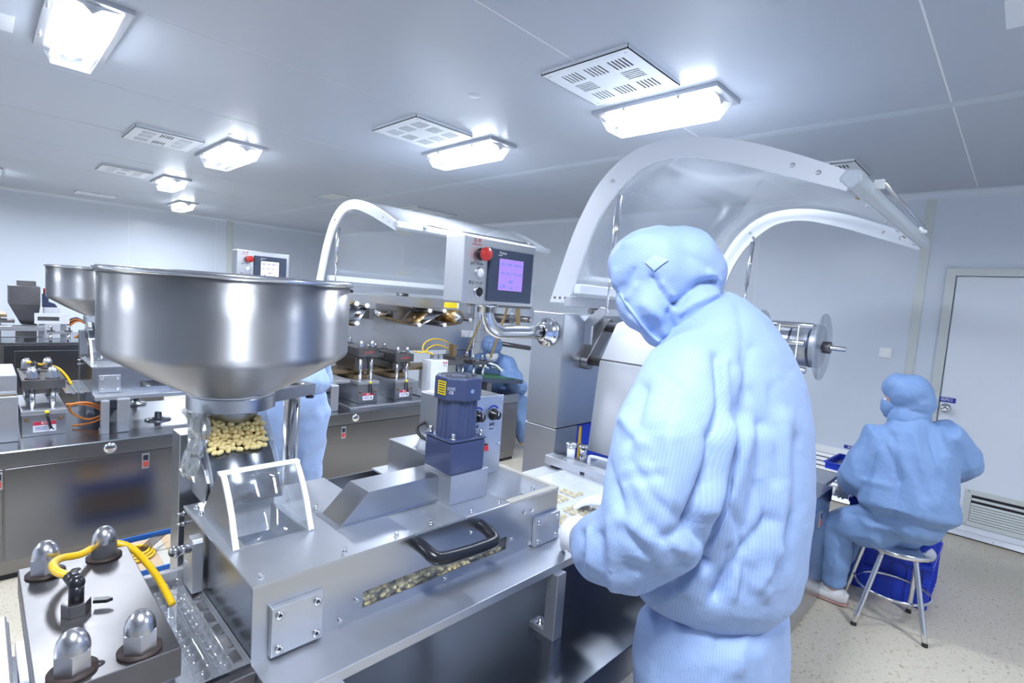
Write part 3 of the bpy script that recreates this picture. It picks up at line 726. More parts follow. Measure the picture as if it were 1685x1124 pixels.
def touch_panel(label, screen='screen'):
    t = thing('touch_panel', label, 'control panel', (1.80, 1.52, 1.41), 'operator panels on pipe arms')
    x0, x1, y0, y1, z0, z1 = 1.262, 1.655, 1.50, 1.615, 1.524, 1.777
    MB().box(x0, x1, y0, y1, z0, z1).build('housing', 'steel_bright', t, .006)
    b = MB().box(1.383, 1.628, y0-.012, y0, 1.537, 1.744).build('bezel', 'panel_navy', t, .004)
    s = MB().box(1.432, 1.567, y0-.0135, y0-.012, 1.583, 1.706).build('display', screen, b)
    for i, (u, v, w, h) in enumerate([(.06, .80, .18, .07), (.34, .80, .18, .07), (.60, .80, .18, .07), (.06, .52, .16, .06), (.32, .52, .16, .06), (.58, .52, .16, .06), (.40, .25, .20, .08), (.06, .08, .05, .10), (.17, .08, .11, .10), (.42, .06, .18, .06), (.72, .10, .08, .06), (.82, .80, .14, .05), (.82, .52, .14, .05)]):
        MB().box(1.432+.135*u, 1.432+.135*(u+w), y0-.0140, y0-.0135, 1.583+.123*v, 1.583+.123*(v+h)).build('screen_key', 'screen_key', s)
    text('Parker', .015, face_mtx((1.450, y0-.0124, 1.727), *FRONT), 'ink_white', b)
    MB().box(1.424, 1.445, y0-.0124, y0-.012, 1.7165, 1.719).build('logo_line', 'ink_white', b)
    cx = 1.340
    for z, m, r, n in ((1.713, 'red', .026, 'emergency_stop'), (1.642, 'white_plastic', .017, 'run_button'), (1.570, 'black_plastic', .017, 'stop_button')):
        k = MB()
        if n == 'emergency_stop':
            k.lathe([(.019, 0), (.019, .014), (r*.75, .016), (r, .02), (r*.98, .034), (r*.8, .040), (0, .043)], (cx+.006, y0, z), (0, -1, 0), 24)
            o = k.build(n, m, t); MB().lathe([(.024, 0), (.024, .012), (.02, .013)], (cx+.006, y0, z), (0, -1, 0), 24).build('collar', 'black_plastic', o)
        else:
            k.lathe([(0, .013), (r*.9, .012), (r, .009), (r, 0)], (cx, y0, z), (0, -1, 0), 24)
            o = k.build(n, m, t); MB().lathe([(r+.005, 0), (r+.005, .008), (r+.001, .011), (r, .006)], (cx, y0, z), (0, -1, 0), 28).build('collar', 'chrome', o)
    text('急 停', .017, face_mtx((1.322, y0-.0004, 1.760), *FRONT), 'ink_red', t)
    text('EMERGENCY', .0085, face_mtx((1.322, y0-.0004, 1.746), *FRONT), 'ink_red', t)
    text('运行 RUN', .015, face_mtx((1.325, y0-.0004, 1.674), *FRONT), 'ink', t)
    text('停止 STOP', .015, face_mtx((1.325, y0-.0004, 1.602), *FRONT), 'ink', t)
    # pipe arm: flange, straight pipe, long-radius elbow, collar under the housing
    ex = 1.432; ey = 1.545; ez = 1.414; R = .085
    path = [(1.79, 1.53, ez), (1.65, 1.535, ez)]+[(ex+R-R*math.sin(a), ey-.006*(1-a/(PI/2)), ez+R-R*math.cos(a)) for a in [k*PI/2/10 for k in range(11)]]+[(ex, ey, 1.52)]
    MB().tube(path, .029, 24).build('pipe_arm', 'chrome', t)
    MB().lathe([(.046, 1.513), (.046, 1.5235), (.029, 1.5235), (.029, 1.490), (.037, 1.490), (.037, 1.513)], (ex, ey, 0), n=32, close=True).build('collar', 'chrome', t)
    f = MB().lathe([(.064, 0), (.064, .012), (.048, .014), (.046, .026), (.039, .030), (.037, .048), (.029, .050)], (1.804, 1.53, ez), (-1, 0, 0), 40).build('flange', 'chrome', t)
    for k in range(6):
        a = k*PI/3+.3; MB().cyl((1.792, 1.53+math.cos(a)*.056, ez+math.sin(a)*.056), (1.787, 1.53+math.cos(a)*.056, ez+math.sin(a)*.056), .0048, n=8).build('flange_bolt', 'steel_dark', f)
    return t

def hood(label, yo=0.):
    t = thing('safety_hood', label, 'hood', (2.75, 1.55, 1.51), 'raised clear safety hoods')
    xa, xb = 1.955, 3.56
    co = [(1.655, 1.551), (1.60, 1.719), (1.545, 1.874), (1.487, 1.992), (1.425, 2.088), (1.326, 2.176), (1.20, 2.226), (1.025, 2.231), (.809, 2.184), (.598, 2.102), (.430, 2.022)]
    ci = [(1.548, 1.553), (1.492, 1.72), (1.44, 1.868), (1.385, 1.972), (1.335, 2.035), (1.262, 2.102), (1.17, 2.150), (1.035, 2.158), (.845, 2.112), (.649, 2.043), (.455, 1.972)]
    inn = bez([(0, y, z) for y, z in co], 5); cen = bez([(0, y, z) for y, z in ci], 5); A = inn
    for x in (xa, xb):
        m = MB()
        for k in range(len(A)-1):
            p, q, r, s = inn[k], inn[k+1], cen[k+1], cen[k]
            m.hexa([(x-.007, p.y, p.z), (x+.007, p.y, p.z), (x+.007, q.y, q.z), (x-.007, q.y, q.z), (x-.007, s.y, s.z), (x+.007, s.y, s.z), (x+.007, r.y, r.z), (x-.007, r.y, r.z)])
        rb = m.build('rib', 'alu_white', t)
        for f in (-2, -4, -6):
            c = (inn[f]+cen[f])/2; MB().lathe([(0, .004), (.007, .003), (.009, 0)], (x-.007, c.y, c.z), (-1, 0, 0), 12).build('rib_bolt', 'chrome', rb)
        for k in (0, 1, 2):
            c = inn[1].lerp(cen[1], .2+.3*k); MB().lathe([(0, .004), (.006, .003), (.007, 0)], (x-.007, c.y, c.z), (-1, 0, 0), 12).build('rib_bolt', 'steel_dark', rb)
        c = (inn[22]+cen[22])/2
        MB().cyl((x-.014, c.y, c.z), (x+.02, c.y, c.z), .008, n=12).build('strut_pin', 'chrome', rb)
    mid = [(a+b)/2 for a, b in zip(inn, cen)]
    MB().sheet([[(xa+.007+(xb-xa-.014)*u/6, p.y, p.z) for u in range(7)] for p in inn[:-1]], -.004).build('clear_cover', 'hood_sheet', t)
    # front bar: extruded profile with a grab rail
    e = inn[-1]
    m = MB(); m.prism([(e.y-.012, e.z+.012), (e.y+.028, e.z+.016), (e.y+.050, e.z-.012), (e.y+.012, e.z-.048), (e.y-.018, e.z-.030)], 'x', xa-.02, xb+.02)
    fb = m.build('front_bar', 'batten', t, .008)
    for k, u in enumerate((.12, .22, .45, .62, .74, .93)):
        x = xa+(xb-xa)*u; MB().lathe([(0, .006), (.008, .005), (.010, 0)], (x, e.y+.033, e.z-.034), (0, .6, -.8), 10).build('bar_screw', 'bronze' if k in (0, 4) else 'chrome', fb)
    MB().tube([(xa+.22, e.y-.010, e.z+.006), (xa+.22, e.y-.032, e.z+.016), (xb-.3, e.y-.032, e.z+.016), (xb-.3, e.y-.010, e.z+.006)], .007, 10).build('grab_rail', 'chrome', t)
    for x in (xa+.22, xb-.3): MB().box(x-.012, x+.012, e.y-.036, e.y-.006, e.z-.004, e.z+.026).build('rail_bracket', 'white_plastic', t, .002)
    # hinge rail along the back
    MB().box(xa-.01, xb+.01, 1.52, 1.565, 1.535, 1.585).build('hinge_rail', 'alu', t, .004)
    MB().box(xa+.05, xb-.05, 1.515, 1.56, 1.60, 1.645).build('hinge_rail', 'alu_white', t, .004)
    for x in (xa+.22, (xa+xb)/2, xb-.22):
        MB().cyl((x-.06, 1.535, 1.52), (x+.06, 1.535, 1.52), .014, n=14).build('hinge', 'steel_dark', t)
    # gas struts
    for x in (xa+.01, xb-.03):
        p0 = Vector((x, 1.335, 1.528)); p1 = Vector((x, mid[22].y-.03, mid[22].z-.035)); d = p1-p0
        s = MB().tube([p0, p0+d*.42], .0046, 10).build('gas_strut', 'chrome', t)
        MB().tube([p0+d*.38, p0+d*.41, p0+d*.415, p0+d*.95], [.008, .008, .0135, .0135], 14).build('cylinder', 'chrome', s)
        MB().ball(tuple(p0), .011).ball(tuple(p1), .011).build('ball_joint', 'chrome', s)
        # bracket on the tower that carries the strut foot
        m = MB(); m.prism([(1.442, 1.475), (1.442, 1.37), (1.40, 1.37), (1.40, 1.455), (1.325, 1.520), (1.335, 1.54), (1.36, 1.545)], 'x', x-.012, x+.004)
        m.build('strut_bracket', 'alu', t, .002)
    return t
# ---------------------------------------------------------------- first machine (nearest)
cabinet('long brushed steel machine cabinet the standing worker leans over', -1.25, 3.30, [-.1, 1.1, 2.2], [-.5, .6, 1.7, 3.12], [0.1, 1.6, 2.9])
guide_table('raised aluminium guide table under the nearest tablet feeder')
feeder('steel tablet feeder with black bow handle, nearest the camera')
motor('dark blue gear motor standing on the nearest tablet feeder')
control_box('steel speed control box with two black knobs behind the blue motor')
hopper('large round steel hopper nearest the camera, above the tablet chute')
platen('worn steel press plate with four big cap nuts at the bottom left')
tower('brushed steel tower behind the standing worker, carrying the pipe arm')
touch_panel('steel operator panel with purple touch screen and red stop button')
hood('large raised clear hood with white ribs above the standing worker')
# ---------------------------------------------------------------- second machine
OFF = Vector((.11, 2.755, 0))
cabinet('long steel machine cabinet in the second row behind the hopper', -1.6, 3.56, [-.02, 1.57, 2.6], [-.04, .55, 1.74, 2.9], [.39, 1.83], back=1.6, zd=.10, face='steel_door_reflect_dark')
guide_table('raised aluminium guide table in the second row, left of the big hopper', x1=1.45, legs=((.37, 0), (1.2, 0)))
feeder('steel tablet feeder in the second row, partly behind the big hopper')
hopper('round steel hopper in the second row, behind the big hopper')
platen('small press with cap nuts and yellow hose in the second row')
tower('wide polished steel panel with film rollers in the second row', 'steel_bright')
touch_panel('operator panel with pale screen peeking over the big hopper', 'screen_pale')
hood('raised clear hood of the second machine, lit from inside')
OFF = Vector((0, 0, 0))

# ---------------------------------------------------------------- loose goods on and around the machines
def capsule_mesh(L=.0185, r=.0062, n=9):
    m = MB(); prof = []
    for k in range(4): a = PI/2*k/3; prof.append((r*math.sin(a), -L/2+r-r*math.cos(a)))
    for k in range(4): a = PI/2*k/3; prof.append((r*math.cos(a), L/2-r+r*math.sin(a)))
    m.lathe(prof, (0, 0, 0), (1, 0, 0), n)
    me = m.mesh('tablet'); me.materials.append(MATS['tablet']); return me
CAPS = capsule_mesh(); CAPS_S = capsule_mesh(.0215, .0062, 8)
def tablet(loc, rot, label, group, me=CAPS):
    o = bpy.data.objects.new('tablet', me); COL.objects.link(o); o.location = loc; o.rotation_euler = rot
    return tag(o, label, 'tablet', group)
# tablets lying in the chute below the big hopper: a sloping heap, packed by rejection
rng = random.Random(3); placed = []
def chute_z(y):
    P = [(1.50, 1.180), (1.44, 1.170), (1.40, 1.160), (1.345, 1.118), (1.305, 1.073), (1.275, 1.023)]
    for (a, za), (b, zb) in zip(P, P[1:]):
        if b <= y <= a: return za+(zb-za)*(y-a)/(b-a)
    return P[-1][1]
tries = 0
while len(placed) < 185 and tries < 40000:
    tries += 1
    x = rng.uniform(.390, .521); y = rng.uniform(1.352, 1.435)
    lay = rng.choice((0, 0, 1, 2)) if y > 1.375 else 0
    z = chute_z(y)+.0085+lay*.0105
    if all((x-a)**2+(y-b)**2+((z-c)*1.25)**2 >.0103**2 for a, b, c in placed): placed.append((x, y, z))
for x, y, z in placed:
    tablet((x, y, z), (rng.uniform(-.3, .3), rng.uniform(-.45, .25), rng.uniform(0, PI)), 'pale yellow oblong tablet in the heap on the chute below the big hopper', 'tablets in the chute')
# tablets seen dimly through the long sight window of the feeder
m = MB(); r2 = random.Random(5)
proto = MB(); proto.lathe([(0, -.009), (.0045, -.007), (.0058, -.003), (.0058, .003), (.0045, .007), (0, .009)], (0, 0, 0), (1, 0, 0), 7)
for k in range(420):
    c = Vector((r2.uniform(.575, .99), r2.uniform(.949, .985), r2.uniform(.866, .912))); 
    c.z = min(c.z, .915-(c.x-.57)*.012)
    R = Matrix.Rotation(r2.uniform(0, PI), 3, 'Z') @ Matrix.Rotation(r2.uniform(-.4, .4), 3, 'Y')
    m.add([c+R @ Vector(p) for p in proto.v], proto.f, True)
o = m.build('tablet_bed', 'tablet'); tag(o, 'mass of yellow tablets behind the long sight window of the feeder', 'tablets', kind='stuff')
t = tag(MB().ball((.402, 1.125, .957), .022, sc=(1.2, 1.2, .25), half=True).build('tablet_dust', 'tablet'), 'small patch of tablet dust in the feed trough under the clear guard', 'dust', kind='stuff')

# formed blister film between the press and the feeder (clear, with rows of pockets)
def film_grid(x0, x1, y0, y1, z, nx, ny, bumps):
    g = []
    for i in range(nx+1):
        row = []
        for j in range(ny+1):
            x = x0+(x1-x0)*i/nx; y = y0+(y1-y0)*j/ny; h = 0
            for bx_, by_ in bumps:
                dx = abs(x-bx_)/.0085; dy = abs(y-by_)/.011
                if dx < 1.6 and dy < 1.6: h = max(h, min(1, max(0, 1.35-max(dx, dy)*1.0)*1.6))
            row.append((x, y, z-.010*h))
        g.append(row)
    return g
bl_ = [(x, y) for x in (.268, .303) for y in [.945+.0285*k for k in range(13)]]
o = tag(MB().sheet(film_grid(.232, .344, .925, 1.35, .868, 30, 96, bl_)).build('blister_film', 'film'), 'clear formed blister film with two rows of pockets, bottom left', 'film')
t = thing('film_guide', 'worn steel film guide rail between the press and the nearest feeder', 'guide rail', (.3, 1.14, .65))
MB().box(.236, .3435, .905, .925, .82, .862).build('rail', 'worn_steel', t, .002); MB().box(.312, .3445, .925, 1.25, .842, .8565).build('rail_plate', 'worn_steel', t, .002)
MB().box(.24, .3435, 1.355, 1.375, .82, .862).build('rail', 'worn_steel', t, .002)
for y in (.915, 1.365): MB().box(.27, .31, y-.008, y+.008, .65, .821).build('rail_post', 'alu', t)
b = MB().prism([(1.205, .875), (1.205, .985), (1.21, .993), (1.235, .995), (1.24, .985), (1.24, .93), (1.27, .925), (1.27, .875)], 'x', .318, .340).build('pivot_bracket', 'alu', t, .002)
MB().cyl((.318, 1.222, .972), (.293, 1.222, .972), .010, n=14).ball((.290, 1.222, .972), .0125).build('pivot_bolt', 'chrome', b)
for y in (1.246, 1.262): MB().cyl((.329, y, .925), (.329, y, .931), .006, n=10).build('pivot_screw', 'steel_dark', b)
for k in range(6): MB().prism([(.316, .8565), (.340, .8565), (.332, .872), (.318, .868)], 'y', .94+.05*k, .975+.05*k).build('film_finger', 'worn_steel', t, .001)

# filled blister web behind the feeder: white cards with rows of tablets
t = thing('blister_web', 'white blister web with rows of yellow tablets beside the gloved hand', 'blister web', (1.55, 1.12, .86))
MB().box(1.21, 1.985, .935, 1.298, .8558, .8605).build('web', 'label_white', t)
MB().box(1.212, 1.984, .94, 1.29, .8725, .8733).build('cover_film', 'cover_film', t)
MB().box(1.208, 1.99, .93, 1.302, .8551, .8554).build('web_backing', 'label_white', t)
for y in (.935, 1.052, 1.172, 1.292): MB().box(1.21, 1.985, y-.007, y+.007, .8605, .8622).build('web_border', 'white_plastic', t)
for k in range(6): MB().box(1.212+.128*k, 1.222+.128*k, .943, 1.285, .8605, .8618).build('web_border', 'white_plastic', t)
n = 0
for cell in range(4):
    for rows in range(3):
        for i in range(5):
            for j in range(3):
                x = 1.238+.128*cell+.0215*i; y = .968+.1195*rows+.0275*j
                if n < 112 and not (x < 1.23):
                    tablet((x, y, .8665), (0, 0, PI/2+rng.uniform(-.08, .08)), 'yellow tablet sitting in a pocket of the white blister web', 'tablets in the blister web', CAPS_S); n += 1
# sealing unit: cross rail with knob at the end of the visible web
t = thing('web_clamp', 'aluminium web clamp with white knob in front of the steel tower', 'clamp', (1.75, 1.2, .856))
MB().box(1.70, 1.755, 1.045, 1.405, .8635, .900).build('rail', 'alu', t, .002)
MB().box(1.755, 1.80, .96, 1.40, .8635, .886).build('rail', 'alu', t, .002)
MB().box(1.698, 1.7, 1.195, 1.215, .866, .880).build('slot', 'dark_void', t)
for y in (.96, 1.39): MB().box(1.71, 1.74, y-.012, y+.012, .8555, .864).build('foot', 'alu', t)
k = MB().cyl((1.775, 1.325, .886), (1.775, 1.325, .945), .017, n=20).build('knob', 'white_plastic', t)
MB().lathe([(.022, .942), (.024, .948), (.024, .960), (.014, .964), (0, .964)], (1.775, 1.325, 0), n=22).build('knob_cap', 'chrome', k)
k = MB().cyl((1.87, 1.33, .856), (1.87, 1.33, .925), .016, n=18).build('guide_pin', 'chrome', t); MB().lathe([(.024, .925), (.024, .935), (0, .937)], (1.87, 1.33, 0), n=18).build('pin_cap', 'chrome', k)
for x, y in ((1.725, 1.39), (1.73, 1.32), (1.745, 1.20), (1.785, 1.15)): bolt(t, (x, y, .900 if x < 1.755 else .886), (0, 0, 1), .005, .003)
MB().tube(bez([(1.80, 1.245, .886), (1.80, 1.245, .912), (1.803, 1.225, .920), (1.81, 1.12, .920), (1.82, 1.0, .918), (1.82, .985, .91), (1.82, .98, .886)], 5), .007, 10).build('bow_handle', 'white_plastic', t)
# lidding foil coming down over two rollers
t = thing('lidding_foil', 'white lidding foil sheet hanging over steel rollers behind the worker', 'foil', (2.0, 1.2, .9))
pth = [(2.30, 1.52), (2.15, 1.489), (2.085, 1.476), (2.070, 1.468), (1.978, 1.322), (1.966, 1.306), (1.960, 1.292), (1.945, 1.12), (1.925, .90)]
MB().sheet([[(x, y, z) for y in (1.345, 1.10, .93)] for x, z in pth], .0015).build('foil', 'foil_web', t)
for x, z in ((2.092, 1.452), (1.985, 1.297)):
    MB().cyl((x, 1.405, z), (x, .92, z), .0225, n=20).build('roller', 'worn_steel', t)
a = Vector((2.11, 1.0, 1.457)); b = Vector((1.975, 1.0, 1.287)); d = (b-a).normalized(); nn = Vector((d.z, 0, -d.x)); pts = []
for k in range(9): q = b+(nn*math.cos(PI*k/8)+d*math.sin(PI*k/8))*.033; pts.append((q.x, q.z))
for k in range(9): q = a+(-nn*math.cos(PI*k/8)-d*math.sin(PI*k/8))*.033; pts.append((q.x, q.z))
MB().prism(pts, 'y', 1.405, 1.4415).build('roller_arm', 'steel_dark', t, .002)
# reel of printed foil on the far end of the tower
t = thing('foil_reel', 'clear flanged reel with silver foil to the right of the worker', 'reel', (3.4, 1.0, 1.4))
rx, rz = 3.40, 1.405
for y in (.815, 1.155): MB().lathe([(.012, 0), (.192, 0), (.192, .005), (.012, .005)], (rx, y, rz), (0, 1, 0), 56).build('flange', 'acrylic_haze', t)
MB().cyl((rx, .825, rz), (rx, 1.15, rz), .125, n=40).build('foil_roll', 'alu', t)
for k in range(3): MB().lathe([(.1255, 0), (.1262, .001), (.1262, .012), (.1255, .013)], (rx, .86+.10*k, rz), (0, 1, 0), 40).build('foil_band', 'panel_navy', t)
MB().cyl((rx, .70, rz), (rx, 1.44, rz), .014, n=16).build('shaft', 'chrome', t)
MB().cyl((rx, .775, rz), (rx, .812, rz), .034, n=24).build('hub_nut', 'worn_steel', t)
for x, z, y0 in ((3.26, 1.52, .84), (3.24, 1.42, .87), (3.25, 1.27, .85), (3.30, 1.03, .86)):
    MB().cyl((x, y0, z), (x, 1.44, z), .018, n=16).build('idler_roller', 'chrome', t)
for y in (.90, 1.00): MB().box(3.222, 3.224, y, y+.006, 1.03, 1.52).build('web_strip', 'label_white', t)

# ---------------------------------------------------------------- second machine: presses and rollers
OFF = Vector((.11, 2.755, 0))
platen('dark steel press with two guide rods and danger sticker, left of the pair', 1.925, 1.085, .80, True)
platen('dark steel press with two guide rods and danger sticker, right of the pair', 2.265, 1.03, .79, True)
t = thing('base_rail', 'long bright steel base rail under the two presses', 'rail', (2.2, .80, .65))
MB().box(1.83, 2.62, .745, .765, .6505, .664).build('rail', 'alu', t, .002); MB().box(1.83, 2.62, 1.40, 1.42, .6505, .664).build('rail', 'alu', t, .002)
for x in (1.84, 2.60): MB().box(x, x+.02, .765, 1.40, .6505, .660).build('cross_rail', 'alu', t)
t = thing('guide_bracket', 'aluminium track bracket on a bent leg left of the presses', 'bracket', (1.72, .8, .65))
MB().box(1.56, 1.85, .80, 1.09, .842, .864).build('track_plate', 'alu', t, .002)
MB().box(1.675, 1.735, .745, .765, .651, .842).build('leg', 'alu', t, .006); MB().box(1.675, 1.735, .765, .86, .824, .842).build('leg_arm', 'alu', t, .003)
t = thing('guide_bracket', 'upright aluminium bracket standing in front of the small press feeder', 'bracket', (.47, .80, .65))
MB().box(.44, .50, .80, .815, .651, .842).build('leg', 'alu', t, .006); MB().box(.44, .50, .815, .87, .826, .8325).build('leg_arm', 'alu', t, .002)
MB().lathe([(.07, .651), (.07, .656), (.05, .66), (.02, .668), (.018, .70), (0, .70)], (.68, 1.02, 0), n=24).build('levelling_foot', 'chrome', t)
# brown dies and track between the presses
t = thing('die_track', 'dark bronze die track running behind the two presses', 'track', (2.3, 1.2, .65))
MB().box(1.62, 2.90, 1.10, 1.36, .86, .885).build('track', 'bronze', t, .002)
for x in (1.66, 2.53, 2.86): MB().box(x, x+.035, 1.12, 1.34, .651, .86).build('support', 'steel_h', t, .002)
for x, w, z in ((1.70, .16, .99), (2.16, .08, .97), (2.53, .10, .96)): MB().box(x, x+w, 1.16, 1.345, .885, z).build('die_block', 'bronze' if x != 2.16 else 'steel_dark', t, .004)
MB().box(2.17, 2.20, 1.08, 1.12, .651, 1.0).build('guide_post', 'steel_h', t, .002); MB().box(2.50, 2.53, 1.08, 1.12, .651, .99).build('guide_post', 'steel_h', t, .002)
MB().box(2.17, 2.31, 1.085, 1.115, .99, 1.02).build('guide_beam', 'steel_h', t, .002)
for x in (1.75, 1.83, 2.20, 2.28): hex_nut_cap(t, x, 1.30, 1.0 if x < 2 else 1.02, .015)
MB().box(2.17, 2.31, 1.27, 1.33, .97, 1.02).build('cross_beam', 'worn_steel', t, .002); MB().box(1.68, 1.88, 1.27, 1.33, .96, 1.0).build('cross_beam', 'worn_steel', t, .002)
# white guarded unit with sticker
t = thing('cutter_guard', 'white sheet metal cutter guard with red sticker behind the blue motor', 'guard', (2.77, 1.1, .65))
MB().box(2.685, 2.87, .92, 1.05, .651, .965).build('guard', 'alu_white', t, .003); sticker(t, 2.835, .920, .925, .045, .05)
MB().lathe([(.03, 0), (.034, .01), (.034, .04), (.026, .05), (0, .052)], (2.77, .92, .80), (0, -1, 0), 24).build('hand_wheel', 'white_plastic', t)
for x in (2.74, 2.80): MB().box(x, x+.04, .96, 1.02, .965, 1.01).build('air_cylinder', 'alu', t, .002)
MB().tube(bez([(2.76, 1.0, 1.01), (2.66, 1.02, 1.045), (2.70, 1.05, 1.11), (2.82, 1.08, 1.14), (2.96, 1.10, 1.12), (3.03, 1.12, 1.08)], 6), .006, 8).build('air_hose', 'yellow_hose', t)
MB().tube(bez([(2.76, 1.0, 1.01), (2.70, 1.02, 1.03), (2.74, 1.05, 1.06), (2.85, 1.08, 1.085), (2.97, 1.10, 1.06), (3.03, 1.12, 1.04)], 6), .006, 8).build('air_hose', 'yellow_hose', t)
MB().tube(bez([(2.76, 1.0, 1.01), (2.67, 1.0, 1.035), (2.62, 1.0, 1.03), (2.55, 1.0, 1.04)], 6), .006, 8).build('air_hose', 'yellow_hose', t)
t = thing('punch_press', 'dark punch press with coiled hose block near the green tray', 'press', (3.05, 1.1, .65))
MB().box(2.92, 3.20, 1.0, 1.30, .651, .78).build('base', 'steel_dark', t, .003); MB().box(2.92, 3.14, 1.02, 1.26, .90, .95).build('die', 'steel_dark', t, .003)
MB().box(3.00, 3.18, .98, 1.25, .95, .975).build('top_plate', 'worn_steel', t, .002); MB().box(3.02, 3.06, 1.04, 1.10, .975, 1.09).build('valve_block', 'bronze', t, .002)
MB().box(3.20, 3.40, .95, 1.25, .90, .935).build('top_plate', 'worn_steel', t, .002)
for x, y in ((2.95, 1.05), (3.16, 1.05), (2.95, 1.24), (3.24, .98), (3.36, .98), (3.24, 1.2)):
    MB().cyl((x, y, .66), (x, y, .92), .012, n=12).build('guide_rod', 'chrome', t)
for x in (3.16, 3.24, 3.36): hex_nut_cap(t, x, 1.0, .936 if x > 3.2 else .975, .014)
t = thing('output_chute', 'dark output chute with green bottom at the end of the second machine', 'chute', (3.45, .9, .65))
m = MB(); m.hexa([(3.22, .75, .76), (3.70, .75, .72), (3.70, 1.15, .72), (3.22, 1.15, .76), (3.22, .75, .80), (3.70, .75, .76), (3.70, 1.15, .76), (3.22, 1.15, .80)]); m.build('chute_body', 'panel_navy', t, .003)
m = MB(); m.hexa([(3.23, .77, .8005), (3.60, .77, .769), (3.60, 1.13, .769), (3.23, 1.13, .8005), (3.23, .77, .806), (3.60, .77, .775), (3.60, 1.13, .775), (3.23, 1.13, .806)]); m.build('belt', 'green_tray', t)
MB().box(3.24, 3.30, .78, .84, .651, .757).build('support', 'steel_dark', t)
# film rollers on the polished panel
t = thing('web_rollers', 'bronze film webs over white-capped rollers on the polished panel', 'rollers', (2.7, 1.3, 1.3))
RO = [(2.07, 1.424), (2.165, 1.412), (2.08, 1.262), (2.81, 1.392), (2.98, 1.396), (2.70, 1.26), (2.99, 1.262), (3.31, 1.32)]
for x, z in RO:
    r = MB().cyl((x, 1.15, z), (x, 1.441, z), .018, n=16).build('roller', 'worn_steel', t)
    MB().lathe([(0, -.006), (.017, -.006), (.0205, -.002), (.0205, .006)], (x, 1.15, z), (0, 1, 0), 18).build('roller_cap', 'white_plastic', r)
def web(a, b, mt='gold_film', up=1):
    (xa_, za), (xb_, zb) = a, b; MB().sheet([[(xa_, 1.165, za), (xa_, 1.43, za)], [(xb_, 1.165, zb), (xb_, 1.43, zb)]], .001).build('film_web', mt, t)
web((2.06, 1.442), (1.90, 1.345)); web((2.09, 1.244), (1.85, 1.235)); web((2.18, 1.40), (2.10, 1.27), 'steel_h')
web((2.81, 1.41), (2.42, 1.43)); web((2.80, 1.374), (2.70, 1.278)); web((2.70, 1.242), (2.40, 1.32)); web((2.98, 1.378), (2.72, 1.25), 'steel_h')
web((2.99, 1.40), (3.10, 1.29)); web((3.16, 1.27), (3.00, 1.25))
MB().lathe([(.03, 0), (.066, 0), (.066, .26), (.03, .26)], (3.16, 1.16, 1.34), (0, 1, 0), 36).build('film_roll', 'gold_film', t)
MB().lathe([(0, -.03), (.014, -.03), (.016, -.012), (.034, -.010), (.034, 0), (.05, 0), (.05, .004)], (3.16, 1.158, 1.34), (0, 1, 0), 28).build('roll_chuck', 'chrome', t)
MB().cyl((2.33, 1.36, 1.34), (2.52, 1.36, 1.34), .024, n=18).build('drive_shaft', 'chrome', t)
MB().box(2.28, 2.33, 1.31, 1.4415, 1.29, 1.385).build('bearing_block', 'steel_dark', t, .003); MB().box(2.52, 2.57, 1.31, 1.4415, 1.28, 1.375).build('bearing_block', 'steel_dark', t, .003)
y_ = MB().box(3.05, 3.17, 1.20, 1.26, 1.425, 1.478).build('yellow_block', 'yellow', t, .003); MB().box(3.17, 3.19, 1.20, 1.26, 1.425, 1.475).build('sensor', 'white_plastic', y_, .001)
MB().box(3.44, 3.60, 1.43, 1.4415, 1.12, 1.19).build('notice', 'label_white', t)
# wire and strap rack at the end of the panel
def near(x, z): return (x+.11)*.9615-.11, 1.55+(z-1.55)*.9615
t = thing('web_end_frame', 'wooden straps and thin wires stretched at the end of the second machine', 'frame', (3.65, 1.2, 1.2))
for (x0, z0), (x1, z1), wd in (((3.55, 1.45), (3.30, .93), .012), ((3.86, 1.46), (3.66, .92), .016), ((4.02, 1.46), (4.05, 1.2), .03)):
    (x0, z0), (x1, z1) = near(x0, z0), near(x1, z1)
    m = MB(); m.hexa([(x0-wd, 1.045, z0), (x0+wd, 1.045, z0), (x0+wd, 1.051, z0), (x0-wd, 1.051, z0), (x1-wd, 1.045, z1), (x1+wd, 1.045, z1), (x1+wd, 1.051, z1), (x1-wd, 1.051, z1)]); m.build('strap', 'gold_film', t)
for k in range(4): MB().tube([(3.27+.097*k, 1.055, 1.454), (3.18+.097*k, 1.055, 1.0)], .0022, 6).build('wire', 'steel_dark', t)
for k in range(3): MB().tube([(3.21, 1.06, 1.117+.115*k), (3.70, 1.06, 1.098+.115*k)], .002, 6).build('wire', 'steel_dark', t)
MB().box(3.18, 4.05, 1.04, 1.08, 1.46, 1.49).build('beam', 'steel_dark', t); MB().box(3.56, 3.60, 1.08, 1.43, 1.46, 1.49).build('beam', 'steel_dark', t); MB().cyl((3.62, 1.24, 1.315), (4.0, 1.24, 1.31), .022, n=14).build('roller', 'worn_steel', t)
MB().cyl((3.75, 1.20, 1.08), (4.15, 1.10, 1.03), .025, n=14).build('roller', 'worn_steel', t)
OFF = Vector((0, 0, 0))
t = thing('disc_reel', 'large clear reel disc with dark hub behind the pipe flange', 'reel', (4.35, 4.0, 1.3))
MB().lathe([(.02, 0), (.20, 0), (.20, .006), (.02, .006)], (4.16, 3.90, 1.345), (0, 1, 0), 48).build('disc', 'acrylic_haze', t)
MB().cyl((4.16, 3.80, 1.345), (4.16, 4.5, 1.345), .035, n=20).build('hub', 'steel_dark', t)
MB().box(4.10, 4.22, 4.5, 4.6, 0, 1.5).build('post', 'steel_h', t, .003)
MB().cyl((4.16, 3.78, 1.345), (4.16, 3.80, 1.345), .018, n=6).build('hub_nut', 'chrome', t)

